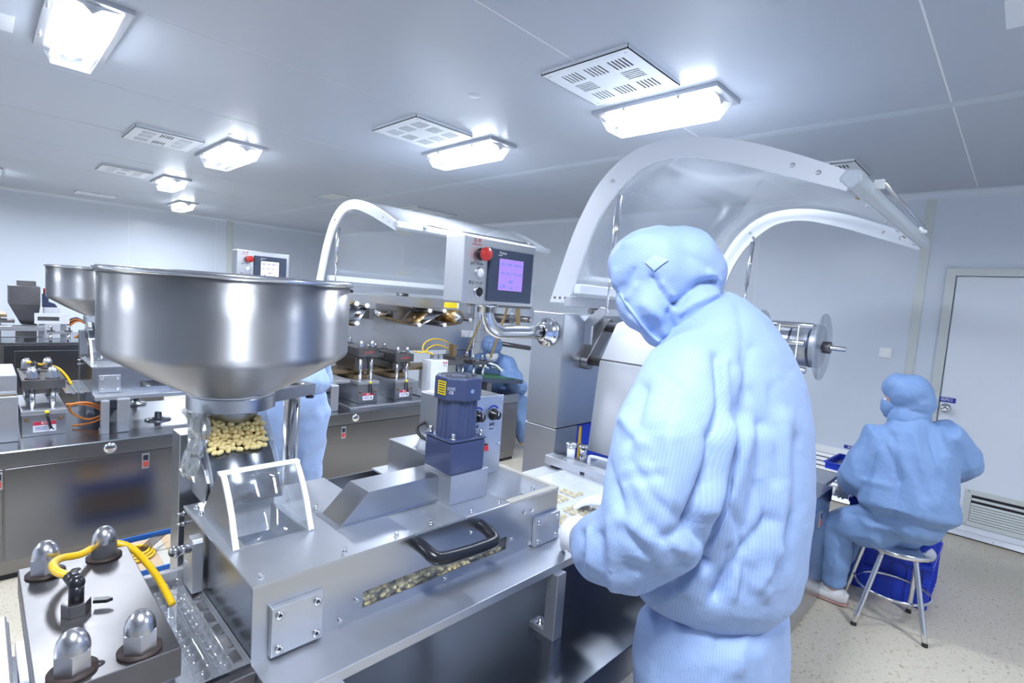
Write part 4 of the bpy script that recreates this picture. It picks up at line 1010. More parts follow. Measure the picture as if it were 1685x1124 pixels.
t = thing('blue_box', 'dark blue box with an orange stripe behind the hanging foil', 'box', (2.12, 1.54, .65))
MB().box(1.99, 2.30, 1.47, 1.60, .651, .975).build('box', 'crate_blue', t, .003); MB().prism([(2.02, .66), (2.05, .66), (2.035, .97), (2.015, .97)], 'y', 1.468, 1.47).build('stripe', 'yellow_hose', t)

# ================================================================ PEOPLE in blue anti-static suits
CAM_R = S.camera.matrix_world.to_3x3(); CAM_C = S.camera.matrix_world.translation.copy()
def pix(P):      # picture position of points (used to place drawn-in cloth folds on the sculpted surface)
    q = (np.array(P)-np.array(CAM_C)) @ np.array(CAM_R); return np.stack([842.5+862.545*q[:, 0]/-q[:, 2], 562-862.545*q[:, 1]/-q[:, 2]], 1)
def ray_at(px, py, depth):
    v = CAM_R @ Vector(((px-842.5)/862.545, -(py-562)/862.545, -1)); return CAM_C+v*depth
def loft(m, rings, n=24):
    # rings: (centre, half width along s, half depth), axis from the neighbours
    C = [Vector(r[0]) for r in rings]; v = []
    for k, (c, b, a, s) in enumerate(rings):
        t = (C[min(k+1, len(C)-1)]-C[max(k-1, 0)]).normalized(); s = Vector(s); s = (s-t*s.dot(t)).normalized(); nn = t.cross(s)
        for i in range(n):
            an = 2*PI*i/n; ca, sa = math.cos(an), math.sin(an); e = .85
            v.append(C[k]+s*b*math.copysign(abs(ca)**e, ca)+nn*a*math.copysign(abs(sa)**e, sa))
    f = [(k*n+i, k*n+(i+1) % n, (k+1)*n+(i+1) % n, (k+1)*n+i) for k in range(len(C)-1) for i in range(n)]
    f += [tuple(range(n))[::-1], tuple(range((len(C)-1)*n, len(C)*n))]
    m.add(v, f)
def limb(m, pts, radii, s=(1, 0, 0), n=20, flat=1.):
    q = [Vector(x) for x in pts]; m.tube(q, list(radii), n)
    m.ball(tuple(pts[-1]), radii[-1]*.98, 14, 8); m.ball(tuple(pts[0]), radii[0]*.98, 14, 8)
def remesh(m, voxel, smooth=4, fac=.6):
    me = m.mesh('tmp'); o = bpy.data.objects.new('tmp', me); COL.objects.link(o)
    r = o.modifiers.new('r', 'REMESH'); r.mode = 'VOXEL'; r.voxel_size = voxel; r.use_smooth_shade = True
    if smooth: s = o.modifiers.new('s', 'SMOOTH'); s.iterations = smooth; s.factor = fac
    dg = bpy.context.evaluated_depsgraph_get(); dg.update()
    out = bpy.data.meshes.new_from_object(o.evaluated_get(dg)); bpy.data.objects.remove(o); bpy.data.meshes.remove(me)
    return out
def verts(me):
    a = np.empty(len(me.vertices)*3); me.vertices.foreach_get('co', a); return a.reshape(-1, 3)
def normals(me):
    a = np.empty(len(me.vertices)*3); me.vertices.foreach_get('normal', a); return a.reshape(-1, 3)
def seg_d(P, poly):
    best = np.full(len(P), 1e9); poly = [np.array(q, float) for q in poly]
    for a, b in zip(poly, poly[1:]):
        d = b-a; t = np.clip(((P-a) @ d)/max(d @ d, 1e-12), 0, 1); best = np.minimum(best, np.linalg.norm(P-(a+t[:, None]*d), axis=1))
    return best
def crumple(me, folds=(), amp=.006, sc=(11, 11, 5), seed=0, fine=.0):
    co = verts(me); nr = normals(me); disp = np.zeros(len(co))
    off = Vector((seed*3.1, seed*1.7, seed*2.3))
    for i, p in enumerate(co):
        q = Vector((p[0]*sc[0], p[1]*sc[1], p[2]*sc[2]))+off
        w = noise.noise_vector(q*.5)*.9
        v = noise.noise(q+w); r = 1-abs(v)*2.2          # ridged: soft troughs, rounded crests
        disp[i] = amp*(r-.35)+fine*noise.noise(Vector(p)*45+off)
    if folds:
        px = pix(co); view = co-np.array(CAM_C); view /= np.linalg.norm(view, axis=1)[:, None]
        facing = np.clip(-(view*nr).sum(1)*3, 0, 1)
        for poly, w, h in folds:
            d = seg_d(px, poly); disp += facing*h*np.exp(-(d/w)**(1.25 if h < 0 else 1.8))
    co = co+nr*disp[:, None]; me.vertices.foreach_set('co', co.ravel()); me.update()
def threads(me, chains):
    # thread coordinate: around the nearest limb axis (lengthwise threads) or along it (crosswise threads)
    co = verts(me); best = np.full(len(co), 1e9); th = np.zeros(len(co))
    for pts, rad, s, mode in chains:
        P = [np.array(p, float) for p in pts]; acc = 0
        for a, b in zip(P, P[1:]):
            d = b-a; L = np.linalg.norm(d); t = np.clip(((co-a) @ d)/(L*L), 0, 1); q = co-(a+t[:, None]*d)
            dist = np.linalg.norm(q, axis=1)/rad; u = d/L
            sv = np.array(s, float); sv = sv-u*(sv @ u); sv /= np.linalg.norm(sv); nv = np.cross(u, sv)
            val = np.arctan2(q @ nv, q @ sv)*rad if mode == 'along' else acc+t*L+np.linalg.norm(q, axis=1)*.2
            k = dist < best; th[k] = val[k]; best[k] = dist[k]; acc += L
    at = me.attributes.new('thread', 'FLOAT', 'POINT'); at.data.foreach_set('value', th.astype(np.float32))
def put(me, name, material, parent, label=None):
    me.transform(Matrix.Translation(-Vector(parent['_o']))); me.materials.clear(); me.materials.append(MATS[material])
    me.polygons.foreach_set('use_smooth', [True]*len(me.polygons)); me.name = name
    o = bpy.data.objects.new(name, me); COL.objects.link(o); o.parent = parent; o['_o'] = list(parent['_o'])
    if label: o['label'] = label
    return o
def hand(parent, wrist, fwd, up, side, curl=.5, size=1., material='glove'):
    # palm and five separate, unequal, bent fingers; side = +1 thumb on the left of fwd seen from above
    w = Vector(wrist); f = Vector(fwd).normalized(); u = Vector(up); u = (u-f*u.dot(f)).normalized(); r = u.cross(f)*side
    m = MB(); k = size
    loft(m, [(w-f*.02*k, .028*k, .022*k, r), (w+f*.015*k, .034*k, .018*k, r), (w+f*.055*k, .042*k, .016*k, r), (w+f*.09*k, .040*k, .014*k, r), (w+f*.097*k, .034*k, .010*k, r)], 16)
    for j, (o, L) in enumerate(((-.030, .060), (-.010, .074), (.011, .080), (.031, .070))):
        p = w+f*.088*k+r*o*k; d = f; pts = [p]; rr = [.0095*k]
        for sgm in range(3):
            ang = curl*(.35+.45*sgm); d2 = (f*math.cos(ang)-u*math.sin(ang)); p = p+d2*L*k*(.42, .32, .26)[sgm]; pts.append(p); rr.append((.0092, .0085, .0075)[sgm]*k)
        limb(m, pts, rr, r, 10)
    p = w+f*.02*k+r*.030*k; pts = [p, p+(f*.6+r*.8-u*.25).normalized()*.036*k, p+(f*.6+r*.8-u*.25).normalized()*.036*k+(f*.9+r*.35-u*.4).normalized()*.030*k, p+(f*.6+r*.8-u*.25).normalized()*.036*k+(f*.9+r*.35-u*.4).normalized()*.052*k]
    limb(m, pts, [.013*k, .0115*k, .0105*k, .009*k], f, 10)
    return put(remesh(m, .0042, 2), 'glove' if material == 'glove' else 'hand', material, parent)
def head_parts(m_skin, c, face, up, k=1.):
    c = Vector(c); f = Vector(face).normalized(); u = Vector(up); u = (u-f*u.dot(f)).normalized(); s = u.cross(f)
    pts = [(c-u*.10*k+f*.015*k, .05, .055), (c-u*.06*k+f*.012*k, .062, .075), (c-u*.01*k, .074, .092), (c+u*.05*k-f*.004*k, .074, .094), (c+u*.09*k-f*.012*k, .056, .072), (c+u*.112*k-f*.015*k, .025, .035)]
    loft(m_skin, [(p, b*k, a*k, s) for p, b, a in pts], 20)
    q = c+f*.092*k-u*.012*k
    limb(m_skin, [q+u*.035*k-f*.012*k, q+f*.012*k-u*.004*k], [.009*k, .015*k], s, 10)     # nose
    for sg in (-1, 1): m_skin.ball(tuple(c+s*sg*.076*k-f*.005*k), .018*k, 10, 6, (.6, .9, 1.2))   # ears
def eyes(parent, c, face, up, k=1.):
    c = Vector(c); f = Vector(face).normalized(); u = Vector(up); u = (u-f*u.dot(f)).normalized(); s = u.cross(f)
    for sg in (-1, 1):
        e = MB().ball(tuple(c+f*.083*k+s*sg*.032*k+u*.004*k), .012*k, 12, 8).build('eye', 'label_white', parent)
        MB().ball(tuple(c+f*.092*k+s*sg*.032*k+u*.003*k), .0055*k, 10, 6).build('iris', 'ink', e)
def mask_mesh(c, face, up, k=1.):
    c = Vector(c); f = Vector(face).normalized(); u = Vector(up); u = (u-f*u.dot(f)).normalized(); s = u.cross(f); m = MB()
    loft(m, [(c+u*-.10*k+f*.045*k, .035*k, .03*k, s), (c-u*.085*k+f*.05*k, .058*k, .055*k, s), (c-u*.05*k+f*.05*k, .070*k, .066*k, s), (c-u*.025*k+f*.042*k, .070*k, .066*k, s), (c-u*.012*k+f*.035*k, .060*k, .062*k, s)], 20)
    return remesh(m, .006, 4)

# ---------------------------------------------------------------- the worker standing at the first machine
t = thing('person', 'person in a pale blue hooded clean suit bending over the blister web', 'person', (1.27, .47, 0))
L = (-1, .05, 0)
R_ = ray_at
tor = [(R_(1152, 992, 1.30), .165, .125), (R_(1156, 972, 1.30), .205, .165), (R_(1164, 942, 1.30), .230, .192), (R_(1174, 900, 1.30), .234, .196), (R_(1182, 840, 1.30), .234, .195), (R_(1189, 770, 1.305), .236, .19), (R_(1192, 700, 1.305), .234, .182), (R_(1190, 640, 1.31), .218, .168), (R_(1182, 590, 1.31), .195, .150), (R_(1172, 548, 1.315), .160, .128), (R_(1160, 518, 1.32), .115, .098), (R_(1150, 500, 1.32), .080, .070)]
m = MB(); loft(m, [(c, b, a, L) for c, b, a in tor], 36)
slv = [R_(1172, 600, 1.25), R_(1140, 632, 1.175), R_(1104, 715, 1.125), R_(1086, 800, 1.115), R_(1068, 872, 1.12), R_(1028, 902, 1.17), R_(988, 900, 1.25), R_(962, 888, 1.33)]
limb(m, slv, [.105, .114, .116, .117, .110, .096, .078, .050], L, 24)
m.ball(tuple(R_(1036, 915, 1.13)), .070)                       # slack cloth hanging under the elbow
rs = [Vector((2*1.30-p.x+.02, p.y+.03, p.z)) for p in slv]     # the other arm, reaching to the web as well
rs = [R_(1230, 640, 1.42), R_(1240, 690, 1.50), Vector((1.52, .62, 1.18)), Vector((1.55, .66, 1.05)), Vector((1.50, .76, .99)), Vector((1.46, .84, .95))]
limb(m, rs, [.10, .105, .10, .095, .075, .05], L, 20)
gm = remesh(m, .008, 6, .6)
FK = 1.4
V_ = -.013
folds = [([(1181, 588), (1190, 659), (1185, 691), (1174, 719), (1168, 770), (1148, 825), (1136, 858)], 11, -.022), ([(1136, 858), (1157, 896), (1160, 925)], 8, -.014),
         ([(1062, 968), (1111, 962), (1157, 922)], 8, -.014), ([(1236, 573), (1231, 630), (1220, 690)], 13, -.012), ([(1228, 720), (1206, 798), (1178, 881), (1130, 966)], 18, .016),
         ([(1200, 700), (1185, 790), (1165, 840)], 12, .012), ([(1262, 858), (1221, 911), (1175, 985)], 13, -.014), ([(1252, 700), (1243, 800), (1228, 870)], 12, -.011), ([(1290, 690), (1288, 800), (1270, 900)], 15, .009),
         ([(1310, 720), (1306, 830), (1290, 930)], 9, -.009), ([(1282, 905), (1250, 965)], 11, .010), ([(1085, 612), (1120, 640), (1150, 675), (1166, 720)], 4, -.006), ([(1240, 640), (1262, 700)], 10, -.008),
         ([(1028, 790), (1088, 781)], 7, -.006), ([(1035, 800), (1048, 838)], 6, -.006), ([(1088, 888), (1125, 870)], 10, -.008), ([(1036, 934), (1090, 952), (1155, 918)], 12, -.008), ([(1020, 850), (1060, 880), (1120, 905)], 14, .009),
         ([(1000, 760), (1030, 870), (1075, 930)], 12, -.007), ([(962, 880), (957, 940)], 5, -.010), ([(975, 872), (972, 950)], 5, .009), ([(988, 880), (990, 960)], 6, -.010), ([(1005, 860), (1010, 965)], 7, .008),
         ([(1058, 640), (1045, 700), (1040, 725)], 12, -.012), ([(1030, 690), (1052, 730)], 9, .010), ([(1100, 720), (1108, 800), (1100, 860)], 14, .006)]
for k in range(9): folds.append(([(1050+k*27, 945-6*(k % 2)), (1046+k*27, 985)], 6, (-1)**k*.006))
folds += [([(1215, 505), (1225, 560), (1222, 600)], 7, -.006), ([(1150, 560), (1190, 545), (1225, 560)], 6, -.004), ([(1100, 640), (1085, 700), (1075, 760)], 8, -.005), ([(1205, 600), (1212, 660), (1205, 740), (1195, 800)], 6, -.008), ([(1270, 640), (1280, 720), (1275, 790)], 7, -.007), ([(1195, 830), (1215, 870), (1225, 905)], 6, -.008),
          ([(1250, 800), (1262, 850), (1258, 900)], 6, -.007), ([(1300, 850), (1285, 910), (1262, 960)], 7, -.009), ([(1200, 900), (1195, 940), (1186, 978)], 5, -.008), ([(1230, 930), (1222, 980)], 5, -.008), ([(1100, 968), (1120, 985)], 5, -.006), ([(1040, 760), (1075, 820), (1110, 850)], 7, -.006), ([(1070, 860), (1100, 900), (1130, 930)], 6, -.007), ([(1010, 800), (1030, 850)], 6, -.006)]
folds = [(q, w*(.8 if h < 0 else 1), h*FK) for q, w, h in folds]
crumple(gm, folds, .0075, (5.5, 5.5, 2.2), 1, .0015)
threads(gm, [([c for c, b, a in tor], .22, (-.7, -.3, 0), 'along'), (slv[1:], .11, (-.7, -.5, .2), 'along'), (rs, .10, (1, 0, 0), 'along')])
g = put(gm, 'suit_jacket', 'gown_cloth', t); sm_ = g.modifiers.new('soften', 'SMOOTH'); sm_.iterations = 3; sm_.factor = .5
# shoulder seam and press studs
m = MB(); wv = [R_(1150, 975, 1.30), Vector((1.272, .468, .78)), Vector((1.272, .465, .66))]
loft(m, [(R_(1152, 968, 1.30), .165, .125, L), (Vector((1.265, .475, .81)), .20, .160, L), (Vector((1.265, .47, .72)), .205, .165, L), (Vector((1.265, .46, .62)), .20, .16, L)], 30)
for sx in (-1, 1): loft(m, [(Vector((1.265+sx*.085, .465, .66)), .115, .145, L), (Vector((1.265+sx*.095, .455, .45)), .10, .11, L), (Vector((1.265+sx*.10, .45, .25)), .085, .09, L), (Vector((1.265+sx*.10, .45, .10)), .075, .08, L), (Vector((1.265+sx*.10, .45, .06)), .055, .06, L)], 20)
tm = remesh(m, .0095, 5)
crumple(tm, [([(1125, 1020), (1105, 1080), (1085, 1124)], 4, -.006), ([(1180, 1010), (1176, 1120)], 12, -.009), ([(1230, 1010), (1215, 1100)], 12, .008), ([(1060, 1010), (1040, 1100)], 14, .007)]+[([(1060+k*26, 1004), (1058+k*25, 1030)], 6, (-1)**k*.006) for k in range(8)], .006, (8, 8, 3), 2, .001)
threads(tm, [([(1.265, .47, .9), (1.265, .46, .1)], .2, (-.7, -.3, 0), 'along')])
put(tm, 'suit_trousers', 'gown_cloth', t)
# hood
hd = 1.335; m = MB()
for px, py, r, dd in ((1083, 443, .109, 0), (1066, 440, .100, 0), (1118, 441, .104, 0), (1137, 452, .090, 0), (1072, 490, .092, .0), (1095, 500, .085, 0), (1092, 525, .066, 0), (1088, 540, .050, 0)): m.ball(tuple(R_(px, py, hd+dd)), r, 22, 14)
limb(m, [R_(1120, 470, hd), R_(1140, 520, 1.325), R_(1152, 555, 1.315), R_(1160, 585, 1.31)], [.088, .084, .080, .080], L, 22)
hm = remesh(m, .0062, 7, .6)
hf = [([(1180, 462), (1152, 468), (1133, 480), (1113, 500)], 6, -.014), ([(1113, 501), (1096, 490), (1082, 472), (1072, 458)], 7, -.010), ([(1110, 553), (1103, 530), (1100, 514)], 5, -.010), ([(1021, 485), (1030, 465), (1040, 445)], 5, -.006), ([(1012, 475), (1014, 445)], 5, .005), ([(1033, 490), (1045, 470)], 5, .006),
      ([(1168, 450), (1185, 462)], 5, .008), ([(1120, 512), (1140, 500), (1175, 485)], 8, .009), ([(1060, 500), (1085, 520), (1095, 545)], 10, .007), ([(1135, 420), (1165, 440)], 12, -.005), ([(1040, 520), (1075, 555), (1092, 566)], 5, .006), ([(1030, 400), (1060, 385)], 10, .004), ([(1090, 470), (1105, 490)], 8, .006)]
crumple(hm, [(q, w, h*1.5) for q, w, h in hf], .006, (8, 8, 8), 3, .001)
threads(hm, [([R_(1060, 372, hd), R_(1150, 560, hd)], .1, L, 'across')])
h = put(hm, 'suit_hood', 'gown_cloth', t)
# hem piping of the hood opening, badge and mesh patch on the hood
def on_surface(me_obj, px, py, lift=.001):
    o = Vector(CAM_C); d = (R_(px, py, 1)-CAM_C).normalized(); org = Vector(me_obj['_o'])
    from mathutils.bvhtree import BVHTree
    key = me_obj.name
    if key not in BV: BV[key] = BVHTree.FromPolygons([v.co+org for v in me_obj.data.vertices], [p.vertices for p in me_obj.data.polygons])
    hit = BV[key].ray_cast(o, d)
    return (hit[0]+hit[1]*lift) if hit[0] else None
BV = {}
def patch(parent, name, material, quad, lift=.003, n=6):
    g = []
    for i in range(n+1):
        row = []
        for j in range(n+1):
            u, v = i/n, j/n; a = np.array(quad, float); p = (a[0]*(1-u)+a[1]*u)*(1-v)+(a[3]*(1-u)+a[2]*u)*v
            q = on_surface(parent, p[0], p[1], lift)
            if q is None: return None
            row.append(q)
        g.append(row)
    return MB().sheet(g).build(name, material, parent)
patch(h, 'badge', 'patch', [(1061, 431), (1080, 420), (1100, 428), (1077, 445)], .0040)
pts = [on_surface(h, x, y, .001) for x, y in ((1022, 484), (1032, 500), (1044, 517), (1057, 535), (1071, 551), (1085, 562))]
pts = [p for p in pts if p is not None]
if len(pts) > 3: MB().tube(bez(pts, 4), .0045, 8).build('hood_hem', 'gown_cloth', h)
sk = MB(); fd = (R_(1000, 540, hd)-R_(1090, 470, hd)).normalized(); ud = (R_(1040, 370, hd)-R_(1095, 480, hd)).normalized(); hc = R_(1082, 468, hd)
head_parts(sk, hc, fd, ud, .92)
limb(sk, [hc-ud*.08, R_(1150, 560, 1.32), R_(1185, 700, 1.31), R_(1170, 900, 1.31), Vector((1.27, .47, .72))], [.055, .075, .13, .13, .12], L)
for sx in (-1, 1): limb(sk, [Vector((1.27+sx*.08, .47, .72)), Vector((1.265+sx*.10, .46, .40)), Vector((1.265+sx*.10, .45, .06))], [.085, .065, .045], L)
limb(sk, [R_(1165, 650, 1.26), R_(1090, 815, 1.13), R_(1065, 890, 1.14), R_(980, 893, 1.29), R_(958, 882, 1.37)], [.06, .05, .045, .036, .03], L)
limb(sk, [R_(1220, 650, 1.40), Vector((1.52, .64, 1.06)), Vector((1.46, .86, .95))], [.06, .045, .03], L)
body = put(remesh(sk, .012, 3), 'body', 'skin', t)
put(mask_mesh(hc+fd*.004-ud*.010, fd, ud, .90), 'face_mask', 'mask', t)
# gloves on the web
wr_ = R_(956, 884, 1.38)
gl = hand(t, wr_, (.86, .30, -.30), (.15, .35, .93), 1, .55, 1.05)
m = MB(); limb(m, [R_(964, 893, 1.325), R_(950, 880, 1.36), wr_+Vector((.02, .005, -.004))], [.042, .050, .040], L, 18); put(remesh(m, .005, 3), 'glove_cuff', 'glove', t)
hand(t, (1.455, .875, .925), (-.25, .9, -.2), (0, .2, 1), -1, .5)
for sx in (-1, 1):
    m = MB(); x = 1.265+sx*.10; loft(m, [((x, .36, .03), .03, .028, (1, 0, 0)), ((x, .40, .045), .045, .044, (1, 0, 0)), ((x, .47, .045), .045, .045, (1, 0, 0)), ((x, .56, .032), .050, .031, (1, 0, 0)), ((x, .61, .025), .030, .022, (1, 0, 0))], 18)
    put(remesh(m, .007, 3), 'shoe', 'shoe_white', t)

# ---------------------------------------------------------------- generic figure for the others
def figure(label, loc, pelvis, chest, neck, headc, face, up, armL, armR, legL, legR, cloth='gown_cloth_deep', seed=5, vox=.011, wide=.20, deep=.15, hands=True, foldlist=(), glove='glove', bulge=1.12, mask='mask', hk=1.):
    t = thing('person', label, 'person', loc)
    pelvis, chest, neck, headc = map(Vector, (pelvis, chest, neck, headc)); s = (Vector(armL[0])-Vector(armR[0])); s.z = 0; s.normalize()
    m = MB(); mid = pelvis.lerp(chest, .5)
    loft(m, [(pelvis-(chest-pelvis)*.06, wide*.82, deep*.85, s), (pelvis+(chest-pelvis)*.10, wide*1.02*bulge, deep*1.08*bulge, s), (pelvis.lerp(chest, .3), wide*1.0*bulge, deep*1.05*bulge, s), (pelvis.lerp(chest, .65), wide*1.03, deep*1.04, s), (chest, wide*1.04, deep, s), (chest.lerp(neck, .5), wide*.78, deep*.78, s), (neck, wide*.42, deep*.55, s), (neck+(headc-neck)*.25, wide*.36, deep*.5, s)], 30)
    for arm, k in ((armL, 1), (armR, 1)):
        a = [Vector(p) for p in arm]
        limb(m, [a[0].lerp(chest, .75), a[0].lerp(chest, .3), a[0], a[0].lerp(a[1], .55), a[1], a[1].lerp(a[2], .5), a[2]], [.085, .10, .10, .094, .092, .074, .042], s, 20)
    jm = remesh(m, vox, 6); crumple(jm, foldlist, .013, (8, 8, 4), seed, .0015)
    threads(jm, [([pelvis, chest, neck], .2, -s, 'along')]+[([a[0], a[1], a[2]], .09, -s, 'along') for a in (armL, armR)])
    put(jm, 'suit_jacket', cloth, t)
    m = MB()
    for leg, sg in ((legL, 1), (legR, -1)):
        l = [Vector(p) for p in leg]
        limb(m, [pelvis+s*sg*.07, l[0], l[0].lerp(l[1], .5), l[1], l[1].lerp(l[2], .5), l[2]], [.12, .125, .105, .09, .078, .062], s, 20)
    m.ball(tuple(pelvis), wide*.8, 18, 10, (1, 1, .8))
    tm = remesh(m, vox, 5); crumple(tm, foldlist, .010, (8, 8, 8), seed+1, .001)
    threads(tm, [([l[0], l[1], l[2]], .1, -s, 'along') for l in (legL, legR)]); put(tm, 'suit_trousers', cloth, t)
    f = Vector(face).normalized(); u = Vector(up); u = (u-f*u.dot(f)).normalized(); m = MB()
    m.ball(tuple(headc-f*.030*hk+u*.022), .112*hk, 22, 14); m.ball(tuple(headc-f*.045*hk-u*.03), .098*hk, 20, 12); m.ball(tuple(headc+f*.012*hk+u*.055), .088*hk, 20, 12)
    m.ball(tuple(headc-u*.10-f*.01), .075, 18, 10)
    limb(m, [headc-f*.02-u*.05, neck+(headc-neck)*.2, neck], [.085, .082, .10], s, 18)
    hm = remesh(m, .008, 5); crumple(hm, foldlist, .0045, (11, 11, 11), seed+2, .001); threads(hm, [([headc+u*.12, neck], .1, s, 'across')])
    put(hm, 'suit_hood', cloth, t)
    sk = MB(); head_parts(sk, headc, f, u, .95); limb(sk, [headc-u*.08, neck, chest, pelvis], [.05, .05, .09, .10], s)
    for a in (armL, armR): limb(sk, [Vector(a[0]).lerp(chest, .2)]+[Vector(p) for p in a[1:]], [.045, .04, .028], s)
    for l in (legL, legR): limb(sk, [Vector(p) for p in l]+[Vector(l[2])-Vector((0, 0, .05))], [.085, .06, .042, .038], s)
    b = put(remesh(sk, .010, 3), 'body', 'skin', t)
    eyes(b, headc, f, u, .95)
    mm = mask_mesh(headc+f*.012, f, u, .95); threads(mm, [([headc+u*.12, neck], .1, s, 'across')]); put(mm, 'face_mask', mask, t)
    if hands:
        for a, sd in ((armL, -1), (armR, 1)):
            d = (Vector(a[2])-Vector(a[1])).normalized(); hand(t, Vector(a[2])+d*.02, d, (0, 0, 1), sd, .6, 1., glove)
    return t
def shoe(parent, heel, toe_dir, z=.0, material='shoe_white'):
    d = Vector(toe_dir).normalized(); s = Vector((d.y, -d.x, 0)); h = Vector(heel); m = MB()
    loft(m, [(h-d*.03+Vector((0, 0, .040)), .026, .026, s), (h+Vector((0, 0, .045)), .038, .040, s), (h+d*.06+Vector((0, 0, .045)), .042, .040, s), (h+d*.14+Vector((0, 0, .036)), .046, .031, s), (h+d*.20+Vector((0, 0, .028)), .038, .024, s), (h+d*.225+Vector((0, 0, .022)), .018, .014, s)], 18)
    o = put(remesh(m, .006, 3), 'shoe', material, parent)
    m = MB(); loft(m, [(h-d*.035+Vector((0, 0, .008)), .03, .008, s), (h+Vector((0, 0, .008)), .042, .008, s), (h+d*.14+Vector((0, 0, .008)), .050, .008, s), (h+d*.20+Vector((0, 0, .008)), .042, .008, s), (h+d*.235+Vector((0, 0, .008)), .018, .008, s)], 18)
    put(remesh(m, .006, 1), 'sole', 'shoe_sole', o)
# seated worker by the end of the first machine
J = lambda *a: tuple(ray_at(*a))
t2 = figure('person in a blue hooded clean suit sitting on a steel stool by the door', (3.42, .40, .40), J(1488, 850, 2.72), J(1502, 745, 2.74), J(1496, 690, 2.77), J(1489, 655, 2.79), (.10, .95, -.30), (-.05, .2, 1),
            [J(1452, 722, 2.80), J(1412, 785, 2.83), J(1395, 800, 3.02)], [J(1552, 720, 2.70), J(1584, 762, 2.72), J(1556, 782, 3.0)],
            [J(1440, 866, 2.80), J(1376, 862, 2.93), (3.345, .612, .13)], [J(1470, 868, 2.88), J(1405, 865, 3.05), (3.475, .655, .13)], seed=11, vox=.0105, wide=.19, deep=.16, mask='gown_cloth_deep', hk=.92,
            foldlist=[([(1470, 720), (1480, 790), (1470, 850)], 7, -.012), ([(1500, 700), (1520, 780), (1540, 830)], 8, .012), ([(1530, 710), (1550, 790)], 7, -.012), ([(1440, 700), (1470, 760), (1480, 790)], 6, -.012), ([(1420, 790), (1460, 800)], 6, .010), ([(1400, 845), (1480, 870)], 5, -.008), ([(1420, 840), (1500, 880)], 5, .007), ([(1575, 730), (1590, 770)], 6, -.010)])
shoe(t2, (3.345, .565, 0), (.03, 1, 0)); shoe(t2, (3.475, .61, 0), (.05, 1, 0))
# worker standing between the two rows, mostly behind the big hopper
figure('person in a blue clean suit standing behind the big hopper, head hidden', (1.20, 2.80, 0), (1.19, 2.80, .93), (1.18, 2.92, 1.20), (1.18, 3.0, 1.30), (1.17, 3.09, 1.37), (0, .85, -.6), (0, .5, 1),
       [(.98, 2.95, 1.22), (.90, 3.08, 1.0), (1.05, 3.30, .98)], [(1.37, 2.95, 1.22), (1.45, 3.0, 1.02), (1.38, 3.28, .98)],
       [(1.10, 2.80, .85), (1.09, 2.82, .48), (1.09, 2.80, .10)], [(1.29, 2.80, .85), (1.30, 2.82, .48), (1.30, 2.80, .10)], cloth='gown_cloth', seed=21, vox=.013, wide=.19, deep=.15)
# masked worker seated at the far end of the second machine
t4 = figure('person in a blue hooded clean suit and face mask bending over the green chute', (4.08, 4.12, .42), (4.08, 4.12, .54), (3.93, 4.06, .84), (3.85, 4.01, .93), (3.775, 3.95, 1.02), (-.5, -.6, -.62), (-.5, -.4, .75),
       [(3.95, 3.90, .86), (3.93, 3.66, .64), (3.76, 3.74, .80)], [(3.88, 4.22, .86), (3.76, 4.18, .74), (3.66, 4.0, .82)],
       [(4.02, 3.95, .50), (3.93, 3.63, .50), (3.95, 3.58, .14)], [(3.98, 4.15, .50), (3.78, 4.02, .50), (3.82, 4.0, .14)], seed=31, vox=.013, wide=.17, deep=.14)

# ---------------------------------------------------------------- stool, crates, tray by the door
def stool(label, cx, cy, zt, feet, group=None):
    t = thing('stool', label, 'stool', (cx, cy, 0), group)
    MB().lathe([(0, zt), (.150, zt), (.160, zt-.006), (.163, zt-.016), (.160, zt-.028), (.150, zt-.030), (0, zt-.012)], (cx, cy, 0), n=44).build('seat', 'chrome', t)
    for fx, fy in feet:
        d = Vector((fx-cx, fy-cy)); d.normalize(); tp = Vector((cx, cy))+d*.105
        p = bez([(tp.x, tp.y, zt-.024), (tp.x+d.x*.030, tp.y+d.y*.030, zt-.035), (tp.x+d.x*.045, tp.y+d.y*.045, zt-.08), (fx, fy, .012)], 5)
        l = MB().tube(p, .0125, 12).build('leg', 'chrome', t); MB().cyl((fx, fy, 0), (fx, fy, .014), .0135, n=12).build('leg_cap', 'black_rubber', l)
    r = .165; MB().tube([(cx+math.cos(a)*r, cy+math.sin(a)*r, .155) for a in [k*2*PI/36 for k in range(36)]], .0075, 8, closed=True).build('foot_ring', 'chrome', t)
    return t
stool('round chrome stool with foot ring under the seated worker', 3.44, .36, .405, [(3.17, .47), (3.245, .185), (3.43, .575), (3.56, .29)])
stool('metal stool under the masked worker at the second machine', 4.10, 4.13, .42, [(3.93, 3.96), (4.27, 3.96), (3.93, 4.3), (4.27, 4.3)])
